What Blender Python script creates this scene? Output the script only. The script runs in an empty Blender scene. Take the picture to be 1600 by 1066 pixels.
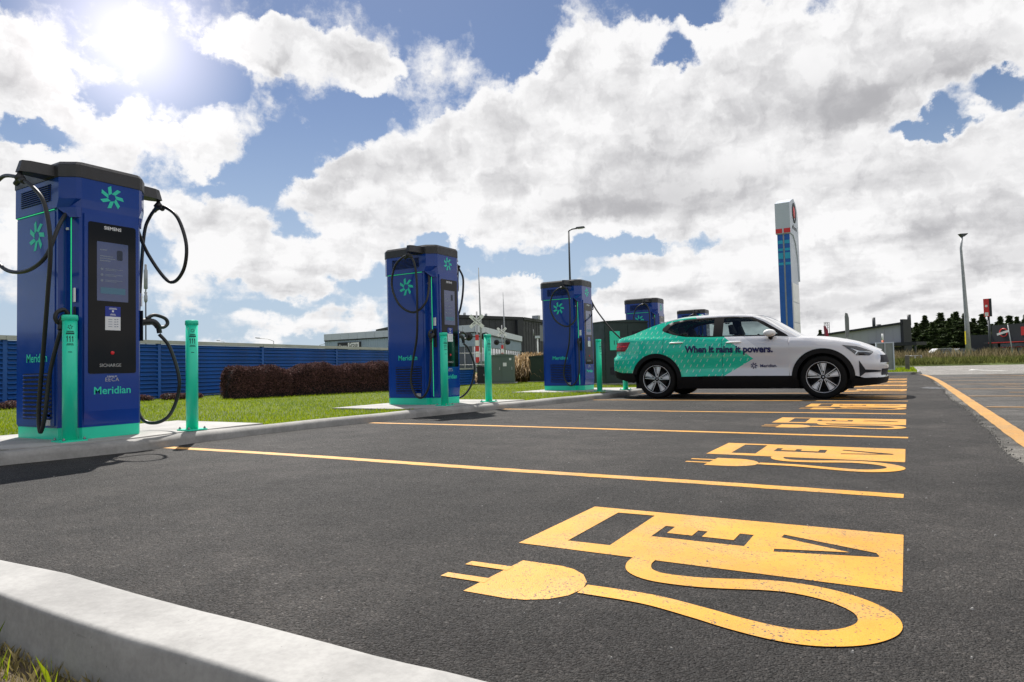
import bpy, bmesh, math, random
import numpy as np
from mathutils import Vector, Matrix
from mathutils.geometry import delaunay_2d_cdt
R = math.radians
PI = math.pi
scn = bpy.context.scene
COL = scn.collection
random.seed(7)
rng = np.random.default_rng(7)

# ------------------------------------------------------------------ camera
YAW, PITCH, ROLL, FPX, EYE = 0.5341, 0.0399, 0.0246, 1042.38, 0.6186
fw = Vector((-math.sin(YAW)*math.cos(PITCH), math.cos(YAW)*math.cos(PITCH), math.sin(PITCH)))
rt = Vector((math.cos(YAW), math.sin(YAW), 0)); up = rt.cross(fw)
rt, up = rt*math.cos(ROLL)-up*math.sin(ROLL), up*math.cos(ROLL)+rt*math.sin(ROLL)
cd = bpy.data.cameras.new('camera'); cam = bpy.data.objects.new('camera', cd); COL.objects.link(cam)
cd.sensor_width = 36; cd.lens = FPX/1600*36; cd.clip_start = .02; cd.clip_end = 6000
cam.matrix_world = Matrix(((rt.x, up.x, -fw.x, 0), (rt.y, up.y, -fw.y, 0), (rt.z, up.z, -fw.z, EYE), (0, 0, 0, 1)))
scn.camera = cam

# ------------------------------------------------------------------ sun, sky, exposure
SUN_AZ, SUN_EL = R(-50), R(53.5)          # azimuth from +Y, negative towards -X
sd = Vector((math.sin(SUN_AZ)*math.cos(SUN_EL), math.cos(SUN_AZ)*math.cos(SUN_EL), math.sin(SUN_EL)))
sl = bpy.data.lights.new('sun', 'SUN'); sun = bpy.data.objects.new('sun', sl); COL.objects.link(sun)
sl.energy = 5.0; sl.angle = R(.5); sl.color = (1, .955, .89)
sun.rotation_euler = sd.to_track_quat('Z', 'Y').to_euler()
scn.view_settings.view_transform = 'Standard'; scn.view_settings.look = 'None'
scn.view_settings.exposure = .5; scn.view_settings.gamma = 1; scn.view_settings.use_curve_mapping = False

class NT:
    """small helper to write node graphs"""
    def __init__(s, tree): s.t = tree; s.n = tree.nodes; s.l = tree.links
    def node(s, typ, ins=None, **props):
        n = s.n.new(typ)
        for k, v in props.items(): setattr(n, k, v)
        for k, v in (ins or {}).items():
            sock = n.inputs[k]
            if hasattr(v, 'is_output') or isinstance(v, bpy.types.NodeSocket): s.l.new(v, sock)
            else: sock.default_value = v
        return n
    def math(s, op, a, b=0.0, c=0.0, clamp=False):
        return s.node('ShaderNodeMath', {0: a, 1: b, 2: c}, operation=op, use_clamp=clamp).outputs[0]
    def mix(s, f, a, b, blend='MIX'):
        n = s.node('ShaderNodeMix', {0: f, 6: a, 7: b}, data_type='RGBA', blend_type=blend); return n.outputs[2]
    def ramp(s, v, a, b, lo=0.0, hi=1.0, smooth=True):
        return s.node('ShaderNodeMapRange', {0: v, 1: a, 2: b, 3: lo, 4: hi}, interpolation_type='SMOOTHSTEP' if smooth else 'LINEAR').outputs[0]
    def noise(s, vec, scale, detail=4, rough=.55, dist=0.0, lac=2.0):
        return s.node('ShaderNodeTexNoise', {'Vector': vec, 'Scale': scale, 'Detail': detail, 'Roughness': rough, 'Distortion': dist, 'Lacunarity': lac}).outputs[0]

def C4(c): return (c[0], c[1], c[2], 1)

world = bpy.data.worlds.new('World'); scn.world = world; world.use_nodes = True
def chart_value(az, el):
    def tot(items, lo, hi):
        v = 0.0
        for a, e, ra, re, rot, amp in items:
            dx, dy = az-a, el-e; c, s_ = math.cos(R(rot)), math.sin(R(rot)); ux, uy = (dx*c+dy*s_)/ra, (-dx*s_+dy*c)/re
            t = max(0.0, min(1.0, (lo-math.hypot(ux, uy))/(lo-hi))); v += amp*t*t*(3-2*t)
        return v
    return min(1, tot(CLOUDS, 1.3, .35)/1.6), min(1, tot(GAPS, 1.3, .3)/1.6), min(1, tot(BASES, 1.6, .0))
def build_sky():
    w = NT(world.node_tree); w.n.clear()
    out = w.node('ShaderNodeOutputWorld'); bg = w.node('ShaderNodeBackground', {'Strength': .06})
    w.l.new(bg.outputs[0], out.inputs[0])
    sky = w.node('ShaderNodeTexSky', sky_type='NISHITA')
    sky.sun_disc = False; sky.sun_elevation = SUN_EL; sky.sun_rotation = SUN_AZ; sky.altitude = 20
    sky.air_density = 1.0; sky.dust_density = .4; sky.ozone_density = 1.6
    tc = w.node('ShaderNodeTexCoord').outputs['Generated']
    sp = w.node('ShaderNodeSeparateXYZ', {0: tc})
    X, Y, Z = sp.outputs
    az = w.math('MULTIPLY', w.math('ARCTAN2', X, Y), 57.2958)
    el = w.math('MULTIPLY', w.math('ARCSINE', Z), 57.2958)
    ae = w.node('ShaderNodeCombineXYZ', {0: az, 1: el}).outputs[0]
    # cloud layer coordinates: a high flat sheet seen in perspective
    zz = w.math('ADD', w.math('MAXIMUM', Z, 0.0), .16)
    px = w.math('DIVIDE', X, zz); py = w.math('DIVIDE', Y, zz)
    P = w.node('ShaderNodeCombineXYZ', {0: px, 1: py, 2: w.math('MULTIPLY', el, .055)}).outputs[0]
    warp = w.node('ShaderNodeTexNoise', {'Vector': P, 'Scale': 2.2, 'Detail': 3}).outputs[1]
    Pw = w.node('ShaderNodeVectorMath', {0: P, 1: w.node('ShaderNodeVectorMath', {0: warp, 3: .22}, operation='SCALE').outputs[0]}, operation='ADD').outputs[0]
    # warped az/el so that the outlines of the large clouds billow
    w2 = w.node('ShaderNodeTexNoise', {'Vector': ae, 'Scale': .30, 'Detail': 6, 'Roughness': .60}).outputs[1]
    w2 = w.node('ShaderNodeVectorMath', {0: w2, 1: (.5, .5, .5)}, operation='SUBTRACT').outputs[0]
    aew = w.node('ShaderNodeVectorMath', {0: ae, 1: w.node('ShaderNodeVectorMath', {0: w2, 3: 5.5}, operation='SCALE').outputs[0]}, operation='ADD').outputs[0]
    # cloud chart: rows of elevation, columns of azimuth; red = cloud mass, green = gap, blue = grey base
    A0, A1, E0, dE, NR, NS = -78.0, 18.0, -1.0, 1.6, 21, 31
    xyz = w.node('ShaderNodeSeparateXYZ', {0: aew}).outputs
    chart = None
    for rI in range(NR):
        e = E0+dE*rI; row = None
        wgt = w.node('ShaderNodeMapRange', {0: xyz[1], 1: e-dE, 2: e}, interpolation_type='SMOOTHSTEP').outputs[0] if rI else None
        for half in range(2):
            a0 = A0+(A1-A0)/2*half; a1 = a0+(A1-A0)/2
            t = w.math('DIVIDE', w.math('SUBTRACT', xyz[0], a0), a1-a0)
            n = w.node('ShaderNodeValToRGB', {0: t}); cr = n.color_ramp; cr.interpolation = 'CARDINAL'
            while len(cr.elements) < NS: cr.elements.new(.5)
            for i in range(NS):
                az_ = a0+(a1-a0)*i/(NS-1); cr.elements[i].position = i/(NS-1); cr.elements[i].color = (*chart_value(az_, e), 1)
            row = n.outputs[0] if half == 0 else w.mix(w.math('GREATER_THAN', xyz[0], a0), row, n.outputs[0])
        chart = row if chart is None else w.mix(wgt, chart, row)
    cs = w.node('ShaderNodeSeparateColor', {0: chart}).outputs
    mass, gaps, base = w.math('MULTIPLY', cs[0], 1.6), w.math('MULTIPLY', cs[1], 1.6), cs[2]
    def billow(p, scale, det, r): # rounded cauliflower heads
        v = w.node('ShaderNodeTexNoise', {'Vector': p, 'Scale': scale, 'Detail': det, 'Roughness': r}).outputs[0]
        return w.math('SUBTRACT', 1.0, w.math('MULTIPLY', w.math('ABSOLUTE', w.math('SUBTRACT', v, .5)), 4.2))
    n1 = w.noise(Pw, 2.3, 9, .58); n2 = w.noise(aew, .26, 9, .60)
    bl = billow(ae, .30, 6, .55)
    nn = w.math('ADD', w.math('ADD', w.math('MULTIPLY', n1, .50), w.math('MULTIPLY', n2, .50)), w.math('MULTIPLY', w.math('SUBTRACT', bl, .55), .10))
    gen = w.ramp(w.noise(P, .9, 3, .5), .40, .66, 0.0, .42)
    mtot = w.math('MINIMUM', w.math('MAXIMUM', mass, gen), 1.6)
    dens = w.math('SUBTRACT', w.math('ADD', mtot, w.math('MULTIPLY', w.math('SUBTRACT', nn, .5), 2.25)), gaps)
    alpha = w.ramp(w.math('ADD', dens, w.math('MULTIPLY', w.math('SUBTRACT', w.noise(ae, 1.1, 6, .65), .5), .35)), .14, .66)
    # light: brilliant rims, softly shaded grey bases
    # a spot is bright when the cloud thins out above it (towards the light) and grey when more cloud lies above it
    def heap(du, dv, k):
        p1 = w.node('ShaderNodeVectorMath', {0: Pw, 3: k}, operation='SCALE').outputs[0]
        p2 = w.node('ShaderNodeVectorMath', {0: aew, 1: (du, dv, 0)}, operation='ADD').outputs[0]
        return w.math('ADD', w.math('MULTIPLY', w.noise(p1, 2.3, 4.5, .52), .5), w.math('MULTIPLY', w.noise(p2, .26, 4.5, .54), .5))
    rel = w.math('MULTIPLY', w.math('SUBTRACT', heap(-.7, 1.3, .955), heap(.25, -.5, 1.016)), 1.75)
    core = w.ramp(dens, .50, 1.45)
    low = w.noise(Pw, 1.5, 3, .45)
    lum = w.math('SUBTRACT', 1.05, w.math('MULTIPLY', core, w.ramp(low, .40, .68, .05, .20)))
    lum = w.math('SUBTRACT', lum, w.math('MULTIPLY', w.math('MULTIPLY', base, core), .40))
    lum = w.math('SUBTRACT', lum, w.math('MULTIPLY', w.math('MAXIMUM', rel, -.12), w.ramp(dens, .35, .9, .25, 1.0)))
    lum = w.math('MINIMUM', w.math('SMOOTH_MAX', lum, .50, .30), 1.07)
    lum = w.math('MULTIPLY', lum, 10.8)
    cc = w.node('ShaderNodeCombineXYZ', {0: w.math('MULTIPLY', lum, .99), 1: w.math('MULTIPLY', lum, .985), 2: w.math('ADD', w.math('MULTIPLY', lum, .955), .40)}).outputs[0]
    blue = w.mix(1.0, sky.outputs[0], (.86, .88, .97, 1), 'MULTIPLY')
    hz = w.ramp(el, 24, 0, 0.0, .85)
    blue = w.mix(hz, blue, (5.9, 7.3, 9.0, 1))
    col = w.mix(alpha, blue, cc)
    # round glow painted into the sky colour at the upper left, apart from the sun lamp
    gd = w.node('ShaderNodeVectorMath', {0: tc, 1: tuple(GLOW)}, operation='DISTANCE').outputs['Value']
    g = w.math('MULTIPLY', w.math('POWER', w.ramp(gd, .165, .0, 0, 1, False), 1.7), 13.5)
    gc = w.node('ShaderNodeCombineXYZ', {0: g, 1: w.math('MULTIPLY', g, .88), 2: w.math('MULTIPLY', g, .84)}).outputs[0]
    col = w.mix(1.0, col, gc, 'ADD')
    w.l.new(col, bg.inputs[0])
    world.cycles.sampling_method = 'MANUAL'; world.cycles.sample_map_resolution = 1024

def az_el(x, y):
    d = (fw + rt*((x-800)/FPX) + up*((533-y)/FPX)).normalized()
    return math.degrees(math.atan2(d.x, d.y)), math.degrees(math.asin(d.z))
# large cloud masses of this sky: azimuth, elevation, radii in degrees, tilt, weight
def px(x, y, rx, ry, rot=0, amp=1.0):
    """a cloud mass given by where it stands in the photograph; stored as a direction of the sky with radii in degrees"""
    a, e = az_el(x, y); a0, e0 = az_el(x-rx, y); a1, e1 = az_el(x+rx, y); _, e2 = az_el(x, y-ry); _, e3 = az_el(x, y+ry)
    return (round(a, 2), round(e, 2), round((a1-a0)/2, 2), round(max(.2, (e2-e3)/2), 2), rot, amp)
CLOUDS = [px(400, 75, 80, 48), px(500, 85, 110, 55), px(590, 105, 60, 42), px(650, 50, 70, 16, -8, .5), px(560, 40, 40, 12, 0, .45),
          px(15, 110, 95, 85), px(90, 170, 60, 40, 0, .8), px(235, 215, 120, 48, 0, .72), px(335, 225, 55, 60, -30, .72), px(120, 250, 130, 40, 0, .6), px(30, 300, 110, 80, 0, .85),
          px(300, 330, 120, 45, -10, .8), px(350, 395, 100, 40, 0, .85), px(500, 400, 110, 48, 0, .8), px(470, 440, 110, 34, 0, .8), px(440, 505, 170, 16, 0, .75), px(270, 485, 60, 14, 0, .6), px(570, 495, 60, 18, 0, .8), px(350, 532, 240, 9, 0, .6), px(10, 400, 60, 26, 0, .8), px(10, 460, 60, 12, 0, .6), px(380, 350, 70, 30, 0, .6), px(560, 380, 80, 30, 0, .8),
          px(520, 300, 130, 48, 22, .85), px(650, 270, 150, 75, 22, 1.0), px(800, 230, 170, 95, 25, 1.1), px(900, 130, 90, 70, 25, 1.05), px(800, 330, 260, 70, 0, 1.1), px(1010, 200, 160, 150, 0, 1.15), px(1150, 60, 110, 70, 15, 1.1), px(1010, 75, 50, 40, 0, .5),
          px(1200, 250, 300, 150, 0, 1.2), px(1400, 60, 330, 110, 0, 1.2), px(1550, 280, 220, 130, 0, 1.15), px(1120, 405, 180, 34, 0, .9), px(1300, 430, 320, 60, 0, 1.0), px(1550, 420, 200, 80, 0, 1.0), px(790, 450, 80, 32, 0, .9), px(1000, 430, 80, 30, 0, .8),
          px(1100, 470, 500, 30, 0, .75), px(1300, 500, 400, 30, 0, .75), px(830, 500, 200, 22, 0, .6),
          (14, 6, 8, 6, 0, .9), (16, 30, 16, 9, 0, 1.0)]
GAPS = [px(1062, 92, 60, 28, -12, 1.5), px(1075, 2, 60, 12, 0, 1.2), px(800, 60, 70, 60, 30, .7), px(290, 130, 60, 40, 0, .8), px(420, 330, 50, 50, 40, .45), px(1230, 345, 30, 10, 0, .6), px(1450, 190, 95, 20, 12, 1.4), px(1540, 150, 70, 16, 22, 1.2), px(1110, 362, 55, 12, 0, 1.1), px(1375, 366, 40, 12, 0, 1.2), px(1010, 372, 40, 10, 0, .8),
        px(870, 402, 125, 17, 4, 1.4), px(700, 395, 60, 26, 12, .9), px(440, 250, 60, 60, 30, .9), px(330, 290, 40, 14, 0, .6), px(560, 190, 80, 34, 28, 1.0), px(340, 460, 60, 14, 0, .9), px(560, 450, 40, 20, 0, .5), px(1250, 455, 200, 6, 2, .6),
        px(940, 440, 34, 22, 0, .8), px(480, 350, 60, 14, 10, .5), px(60, 215, 60, 20, 0, .7), px(150, 420, 300, 20, 0, .5), px(160, 510, 300, 12, 0, .6), px(720, 5, 160, 40, 0, .6)]
BASES = [px(1000, 290, 150, 45, 0, .60), px(1120, 330, 120, 26, 0, .5), px(900, 330, 120, 26, 5, .42), px(1030, 230, 80, 60, 0, .35), px(1400, 130, 170, 38, 12, .80), px(1250, 150, 120, 50, 0, .45), px(1530, 90, 120, 40, 10, .6), px(1300, 60, 120, 30, 0, .2),
         px(1180, 420, 70, 14, 0, .75), px(960, 385, 60, 14, 0, .4), px(1500, 330, 130, 24, 6, .55), px(1520, 400, 130, 20, 0, .5), px(1330, 395, 60, 14, 0, .5), px(1300, 478, 240, 10, 0, .7), px(1500, 500, 160, 10, 0, .6), px(830, 385, 60, 8, 0, .35),
         px(500, 455, 60, 8, 0, .4), px(600, 330, 60, 14, 0, .2), px(1480, 270, 90, 16, 10, .5), px(790, 470, 60, 8, 0, .35)]
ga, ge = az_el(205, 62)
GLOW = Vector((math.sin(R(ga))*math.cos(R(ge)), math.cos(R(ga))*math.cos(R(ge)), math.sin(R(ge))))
build_sky()

# ------------------------------------------------------------------ materials
MATS = {}
def mat(name, color, rough=.6, metal=0.0, coat=0.0, var=.12, vscale=3.0, bump=0.0, bscale=40.0, spec=.5, emit=None, estr=0.0, rvar=.1):
    if name in MATS: return MATS[name]
    m = bpy.data.materials.new(name); m.use_nodes = True; t = NT(m.node_tree)
    b = m.node_tree.nodes['Principled BSDF']
    co = t.node('ShaderNodeTexCoord').outputs['Object']
    n = t.noise(co, vscale, 5, .6)
    f = t.ramp(n, .3, .7, 1-var, 1+var, False)
    col = t.node('ShaderNodeVectorMath', {0: C4(color)[:3], 3: f}, operation='SCALE').outputs[0]
    t.l.new(col, b.inputs['Base Color'])
    t.l.new(t.ramp(t.noise(co, vscale*4, 4, .6), .3, .7, max(.02, rough-rvar), min(1, rough+rvar), False), b.inputs['Roughness'])
    b.inputs['Metallic'].default_value = metal; b.inputs['Coat Weight'].default_value = coat
    b.inputs['Coat Roughness'].default_value = .04; b.inputs['Specular IOR Level'].default_value = spec
    if emit: b.inputs['Emission Color'].default_value = C4(emit); b.inputs['Emission Strength'].default_value = estr
    if bump:
        bn = t.node('ShaderNodeBump', {'Strength': bump, 'Distance': .01, 'Height': t.noise(co, bscale, 4, .6)})
        t.l.new(bn.outputs[0], b.inputs['Normal'])
    MATS[name] = m; return m

def base_mat(name):
    m = bpy.data.materials.new(name); m.use_nodes = True; MATS[name] = m
    return m, NT(m.node_tree), m.node_tree.nodes['Principled BSDF']

def asphalt_mat(name, base, stone, wear=.25, warm=(1, .97, .95)):
    m, t, b = base_mat(name)
    co = t.node('ShaderNodeTexCoord').outputs['Object']
    v = t.node('ShaderNodeTexVoronoi', {'Vector': co, 'Scale': 210.0, 'Randomness': 1.0})
    v2 = t.node('ShaderNodeTexVoronoi', {'Vector': co, 'Scale': 130.0, 'Randomness': 1.0})
    sv = t.node('ShaderNodeSeparateColor', {0: v.outputs['Color']}).outputs
    sv2 = t.node('ShaderNodeSeparateColor', {0: v2.outputs['Color']}).outputs
    big = t.noise(co, .55, 5, .6); mid = t.noise(co, 3.5, 5, .65)
    f = t.math('ADD', t.ramp(sv[0], 0, 1, .30, 1.75, False), t.ramp(sv2[1], .95, 1.0, 0, stone))
    f = t.math('MULTIPLY', f, t.ramp(big, .40, .62, 1-wear, 1+wear))
    f = t.math('MULTIPLY', f, t.ramp(mid, .36, .64, .78, 1.26))
    oil = t.ramp(t.noise(co, 1.4, 4, .6, .6), .54, .68, 1.0, .66)
    f = t.math('MULTIPLY', f, oil)
    dust = t.ramp(t.noise(co, .9, 6, .7, 1.2), .50, .70, 1.0, 1.38)
    f = t.math('MULTIPLY', f, dust)
    for cx, cy, rad, wd in ((-3.1, 5.3, .95, .05), (-2.2, 8.0, 2.6, .07), (-1.0, 4.2, 3.1, .09), (-1.15, 4.35, 4.9, .10)):
        d = t.node('ShaderNodeVectorMath', {0: co, 1: (cx, cy, 0)}, operation='DISTANCE').outputs['Value']
        rg = t.ramp(t.math('ABSOLUTE', t.math('SUBTRACT', d, rad)), wd, 0, 0, 1)
        rg = t.math('MULTIPLY', rg, t.ramp(t.noise(co, 2.0, 4, .6), .44, .62, 0, .34))
        f = t.math('MULTIPLY', f, t.math('ADD', 1.0, rg))
    # smears and rolled streaks
    st = t.node('ShaderNodeMapping', {'Vector': co, 'Scale': (.5, 5.0, 1), 'Rotation': (0, 0, .08)}).outputs[0]
    f = t.math('MULTIPLY', f, t.ramp(t.noise(st, 1.3, 4, .7), .3, .75, .90, 1.13))
    cb = t.mix(t.ramp(sv[2], .4, 1, 0, 1, False), C4([base*warm[i] for i in range(3)]), C4((base*1.15, base*1.06, base*.96)))
    col = t.node('ShaderNodeVectorMath', {0: cb, 3: f}, operation='SCALE').outputs[0]
    t.l.new(col, b.inputs['Base Color'])
    t.l.new(t.ramp(sv[1], 0, 1, .58, .95, False), b.inputs['Roughness'])
    h = t.math('ADD', t.math('MULTIPLY', v.outputs['Distance'], -1.0), t.math('MULTIPLY', v2.outputs['Distance'], -.7))
    h = t.math('ADD', h, t.math('MULTIPLY', t.noise(co, 14, 4, .6), .8))
    bn = t.node('ShaderNodeBump', {'Strength': .85, 'Distance': .006, 'Height': h}); t.l.new(bn.outputs[0], b.inputs['Normal'])
    b.inputs['Specular IOR Level'].default_value = .28
    return m

def paint_mat(name, color, wear=.5, age=.3):
    """road paint: aggregate pits show through as real absence of paint"""
    m, t, b = base_mat(name)
    co = t.node('ShaderNodeTexCoord').outputs['Object']
    v = t.node('ShaderNodeTexVoronoi', {'Vector': co, 'Scale': 240.0}); d = t.node('ShaderNodeSeparateColor', {0: v.outputs['Color']}).outputs
    patch = t.ramp(t.noise(co, 5.0, 5, .65), .42, .68, 0, 1)
    pit = t.math('GREATER_THAN', t.math('ADD', d[0], t.math('MULTIPLY', patch, .10)), 1.0-.035*wear)
    chip = t.math('GREATER_THAN', t.math('ADD', t.noise(co, 130, 5, .75), t.math('MULTIPLY', patch, .03)), .735-.05*wear)
    hole = t.math('MAXIMUM', pit, chip)
    f = t.ramp(t.noise(co, 2.2, 5, .6), .3, .7, 1-age*.4, 1+age*.25)
    f = t.math('MULTIPLY', f, t.ramp(d[1], 0, 1, .92, 1.05, False))
    col = t.node('ShaderNodeVectorMath', {0: color, 3: f}, operation='SCALE').outputs[0]
    col = t.mix(t.math('MULTIPLY', patch, .16), col, (.42, .36, .24, 1))
    col = t.mix(hole, col, (.06, .055, .045, 1))
    t.l.new(col, b.inputs['Base Color']); b.inputs['Roughness'].default_value = .5
    bn = t.node('ShaderNodeBump', {'Strength': .30, 'Distance': .003, 'Height': t.math('SUBTRACT', t.math('MULTIPLY', v.outputs['Distance'], -1), hole)})
    t.l.new(bn.outputs[0], b.inputs['Normal'])
    return m

def concrete_mat(name, color, sc=1.0, stain=.3):
    m, t, b = base_mat(name)
    co = t.node('ShaderNodeTexCoord').outputs['Object']
    f = t.ramp(t.noise(co, 2.5*sc, 6, .65), .3, .7, 1-stain*.5, 1+stain*.35)
    f = t.math('MULTIPLY', f, t.ramp(t.noise(co, 45*sc, 4, .6), .3, .7, .93, 1.06))
    scr = t.node('ShaderNodeMapping', {'Vector': co, 'Scale': (1, 6, 1), 'Rotation': (0, 0, .5)}).outputs[0]
    f = t.math('MULTIPLY', f, t.ramp(t.noise(scr, 6*sc, 5, .7, 1.0), .64, .74, 1.0, .62))
    v = t.node('ShaderNodeTexVoronoi', {'Vector': co, 'Scale': 34.0*sc})
    pit = t.ramp(v.outputs['Distance'], .05, .11, .55, 1.0)
    pitsel = t.math('GREATER_THAN', t.node('ShaderNodeSeparateColor', {0: v.outputs['Color']}).outputs[0], .80)
    f = t.math('MULTIPLY', f, t.math('SUBTRACT', 1.0, t.math('MULTIPLY', pitsel, t.math('SUBTRACT', 1.0, pit))))
    t.l.new(t.node('ShaderNodeVectorMath', {0: color, 3: f}, operation='SCALE').outputs[0], b.inputs['Base Color'])
    b.inputs['Roughness'].default_value = .82
    h = t.math('ADD', t.noise(co, 60*sc, 5, .6), t.math('MULTIPLY', t.noise(co, 6*sc, 4, .6), 1.5))
    bn = t.node('ShaderNodeBump', {'Strength': .16, 'Distance': .004, 'Height': h}); t.l.new(bn.outputs[0], b.inputs['Normal'])
    return m

def foliage_mat(name, c1, c2, scale=1.5, rough=.6, trans=.25):
    m, t, b = base_mat(name)
    co = t.node('ShaderNodeTexCoord').outputs['Object']
    gi = t.node('ShaderNodeNewGeometry').outputs['Random Per Island']
    f = t.math('ADD', t.math('MULTIPLY', gi, .55), t.math('MULTIPLY', t.noise(co, scale, 4, .6), .6))
    col = t.mix(t.ramp(f, .2, .95, 0, 1), C4(c1), C4(c2))
    t.l.new(col, b.inputs['Base Color']); b.inputs['Roughness'].default_value = rough; b.inputs['Specular IOR Level'].default_value = .25
    if trans:
        tr = t.node('ShaderNodeBsdfTranslucent', {'Color': col}); mx = t.node('ShaderNodeMixShader', {0: trans, 1: b.outputs[0], 2: tr.outputs[0]})
        t.l.new(mx.outputs[0], m.node_tree.nodes['Material Output'].inputs[0])
    return m

def glass_mat(name, tint=(.30, .36, .36), refl=1.0):
    m = bpy.data.materials.new(name); m.use_nodes = True; t = NT(m.node_tree); t.n.clear()
    out = t.node('ShaderNodeOutputMaterial'); tr = t.node('ShaderNodeBsdfTransparent', {'Color': C4(tint)})
    gl = t.node('ShaderNodeBsdfGlossy', {'Color': (1, 1, 1, 1), 'Roughness': .02})
    fr = t.math('MULTIPLY', t.node('ShaderNodeFresnel', {'IOR': 1.5}).outputs[0], refl)
    mx = t.node('ShaderNodeMixShader', {0: fr, 1: tr.outputs[0], 2: gl.outputs[0]}); t.l.new(mx.outputs[0], out.inputs[0])
    MATS[name] = m; return m

GREEN = (.012, .46, .27)
M = dict(
    asphalt=asphalt_mat('new_asphalt', .0205, 2.2, .34, (1, .89, .82)), old_asphalt=asphalt_mat('old_asphalt', .064, .5, .16, (1, .97, .92)),
    road=asphalt_mat('pale_road', .19, .2, .10, (1, .97, .91)),
    yellow=paint_mat('yellow_road_paint', (.60, .275, .014), .70, .40), oldyellow=paint_mat('worn_yellow_paint', (.50, .245, .035), 1.7, .5),
    white_paint=paint_mat('white_road_paint', (.6, .6, .57), .6),
    kerb=concrete_mat('kerb_concrete', (.27, .262, .25), 1.0, .5), kerb_front=concrete_mat('fresh_kerb_concrete', (.305, .30, .29), 1.6, .40), pad=concrete_mat('pad_concrete', (.34, .33, .315), 1.0, .4),
    blue=mat('charger_blue', (.002, .040, .27), .22, .0, .25, .08, 2.0, spec=.35, rvar=.05), teal=mat('bollard_teal', (.012, .66, .42), .42, 0, .15, .04, 6, rvar=.08),
    cap=mat('charcoal_cap', (.028, .026, .027), .45, 0, 0, .1, 5, .1, 300), rubber=mat('black_rubber', (.012, .012, .013), .42, 0, 0, .15, 8),
    dark=mat('dark_plastic', (.015, .015, .017), .5), slot=mat('slot_black', (.006, .008, .014), .7),
    screen=mat('black_screen_glass', (.004, .004, .005), .07, 0, 0, .05, 2, spec=.20, rvar=.02),
    display=mat('display_face', (.020, .035, .12), .12, 0, .6, .25, 6, emit=(.05, .11, .34), estr=.05, rvar=.03),
    led=mat('green_led', (.02, .6, .2), .3, emit=(.05, 1, .35), estr=.30),
    mint=mat('mint_vinyl', (.02, .62, .42), .45, 0, 0, .03), white_vinyl=mat('white_vinyl', (.75, .76, .78), .5, 0, 0, .03),
    navy_vinyl=mat('navy_vinyl', (.012, .014, .10), .45, 0, 0, .03), label_blue=mat('label_blue', (.01, .03, .30), .4), grey_text=mat('grey_print', (.20, .24, .32), .5), black_print=mat('dark_print', (.004, .07, .06), .6),
    red=mat('red_button', (.55, .01, .02), .35, emit=(.8, .02, .03), estr=.06),
    steel=mat('galvanised_steel', (.34, .35, .36), .5, .4, 0, .2, 4), darksteel=mat('dark_pole_paint', (.05, .055, .06), .5, .2), bolt=mat('bolt_steel', (.25, .26, .27), .4, .8),
    fence_blue=mat('fence_blue', (.004, .075, .31), .45, 0, 0, .30, .9), fence_cap=mat('fence_capping', (.40, .41, .38), .6, 0, 0, .15, 2),
    grass=foliage_mat('lawn_grass', (.10, .18, .004), (.42, .50, .016), .7, .6, .4), dry=foliage_mat('dry_grass', (.12, .11, .03), (.42, .34, .16), .5, .8, .3),
    soil=mat('lawn_base', (.07, .10, .007), .95, 0, 0, .35, 3, .6, 60), earth=mat('bare_earth', (.10, .075, .045), .95, 0, 0, .35, 8, .6, 60),
    hedge=foliage_mat('burgundy_leaves', (.012, .007, .007), (.20, .095, .085), 3, .8, .08), tussock=foliage_mat('tussock_blades', (.12, .075, .03), (.42, .28, .12), 2, .7, .2),
    conifer=foliage_mat('conifer_needles', (.010, .022, .008), (.10, .14, .045), .6, .7, .12), bark=mat('bark', (.075, .055, .042), .9, 0, 0, .3, 6),
    cladding=mat('pale_metal_cladding', (.32, .40, .48), .5, 0, 0, .06, .4), fascia=mat('pale_fascia', (.50, .54, .61), .45, 0, 0, .06, .4),
    darkclad=mat('charcoal_cladding', (.035, .036, .042), .6, .1, 0, .1, .3), roofdark=mat('dark_roof_trim', (.02, .021, .024), .6),
    shopwall=mat('shop_grey_wall', (.42, .42, .43), .7, 0, 0, .06, .4), winglass=mat('window_glass', (.02, .026, .03), .08, 0, .8, .3, .6),
    redpaint=mat('red_sign', (.62, .03, .03), .4), whitepaint=mat('white_sign_face', (.78, .78, .77), .45), signblue=mat('sign_blue', (.008, .10, .42), .35), signcyan=mat('sign_cyan', (.02, .35, .55), .35),
    cabinet=mat('cabinet_green', (.012, .030, .026), .5, .1, 0, .12, 1), cabinet2=mat('grey_green_cabinet', (.115, .155, .13), .55, .1, 0, .12, 1), boxgreen=mat('dark_green_box', (.006, .022, .010), .5),
    tyre=mat('tyre_rubber', (.008, .008, .008), .8, 0, 0, .2, 20, .3, 80, spec=.2), rim=mat('machined_alloy', (.80, .81, .83), .32, .35), rimdark=mat('gloss_black_alloy', (.010, .010, .011), .25, 0, .4),
    clad=mat('black_car_trim', (.007, .007, .008), .6, 0, 0, .08, 5, spec=.2), lampred=mat('red_lamp_lens', (.28, .003, .008), .2, 0, .15, .5, 18, spec=.3), lampglass=mat('headlamp_lens', (.03, .035, .045), .06, 0, 1, .4, 12), chrome=mat('led_strip', (.55, .58, .62), .15, .6),
    seat=mat('seat_fabric', (.035, .036, .04), .8), disc=mat('brake_disc', (.06, .06, .065), .45, .6), brass=mat('gold_valve', (.6, .38, .06), .3, .9),
    glass=glass_mat('tinted_glass', (.55, .62, .62)), glass2=glass_mat('windscreen_glass', (.72, .80, .78)))

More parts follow.
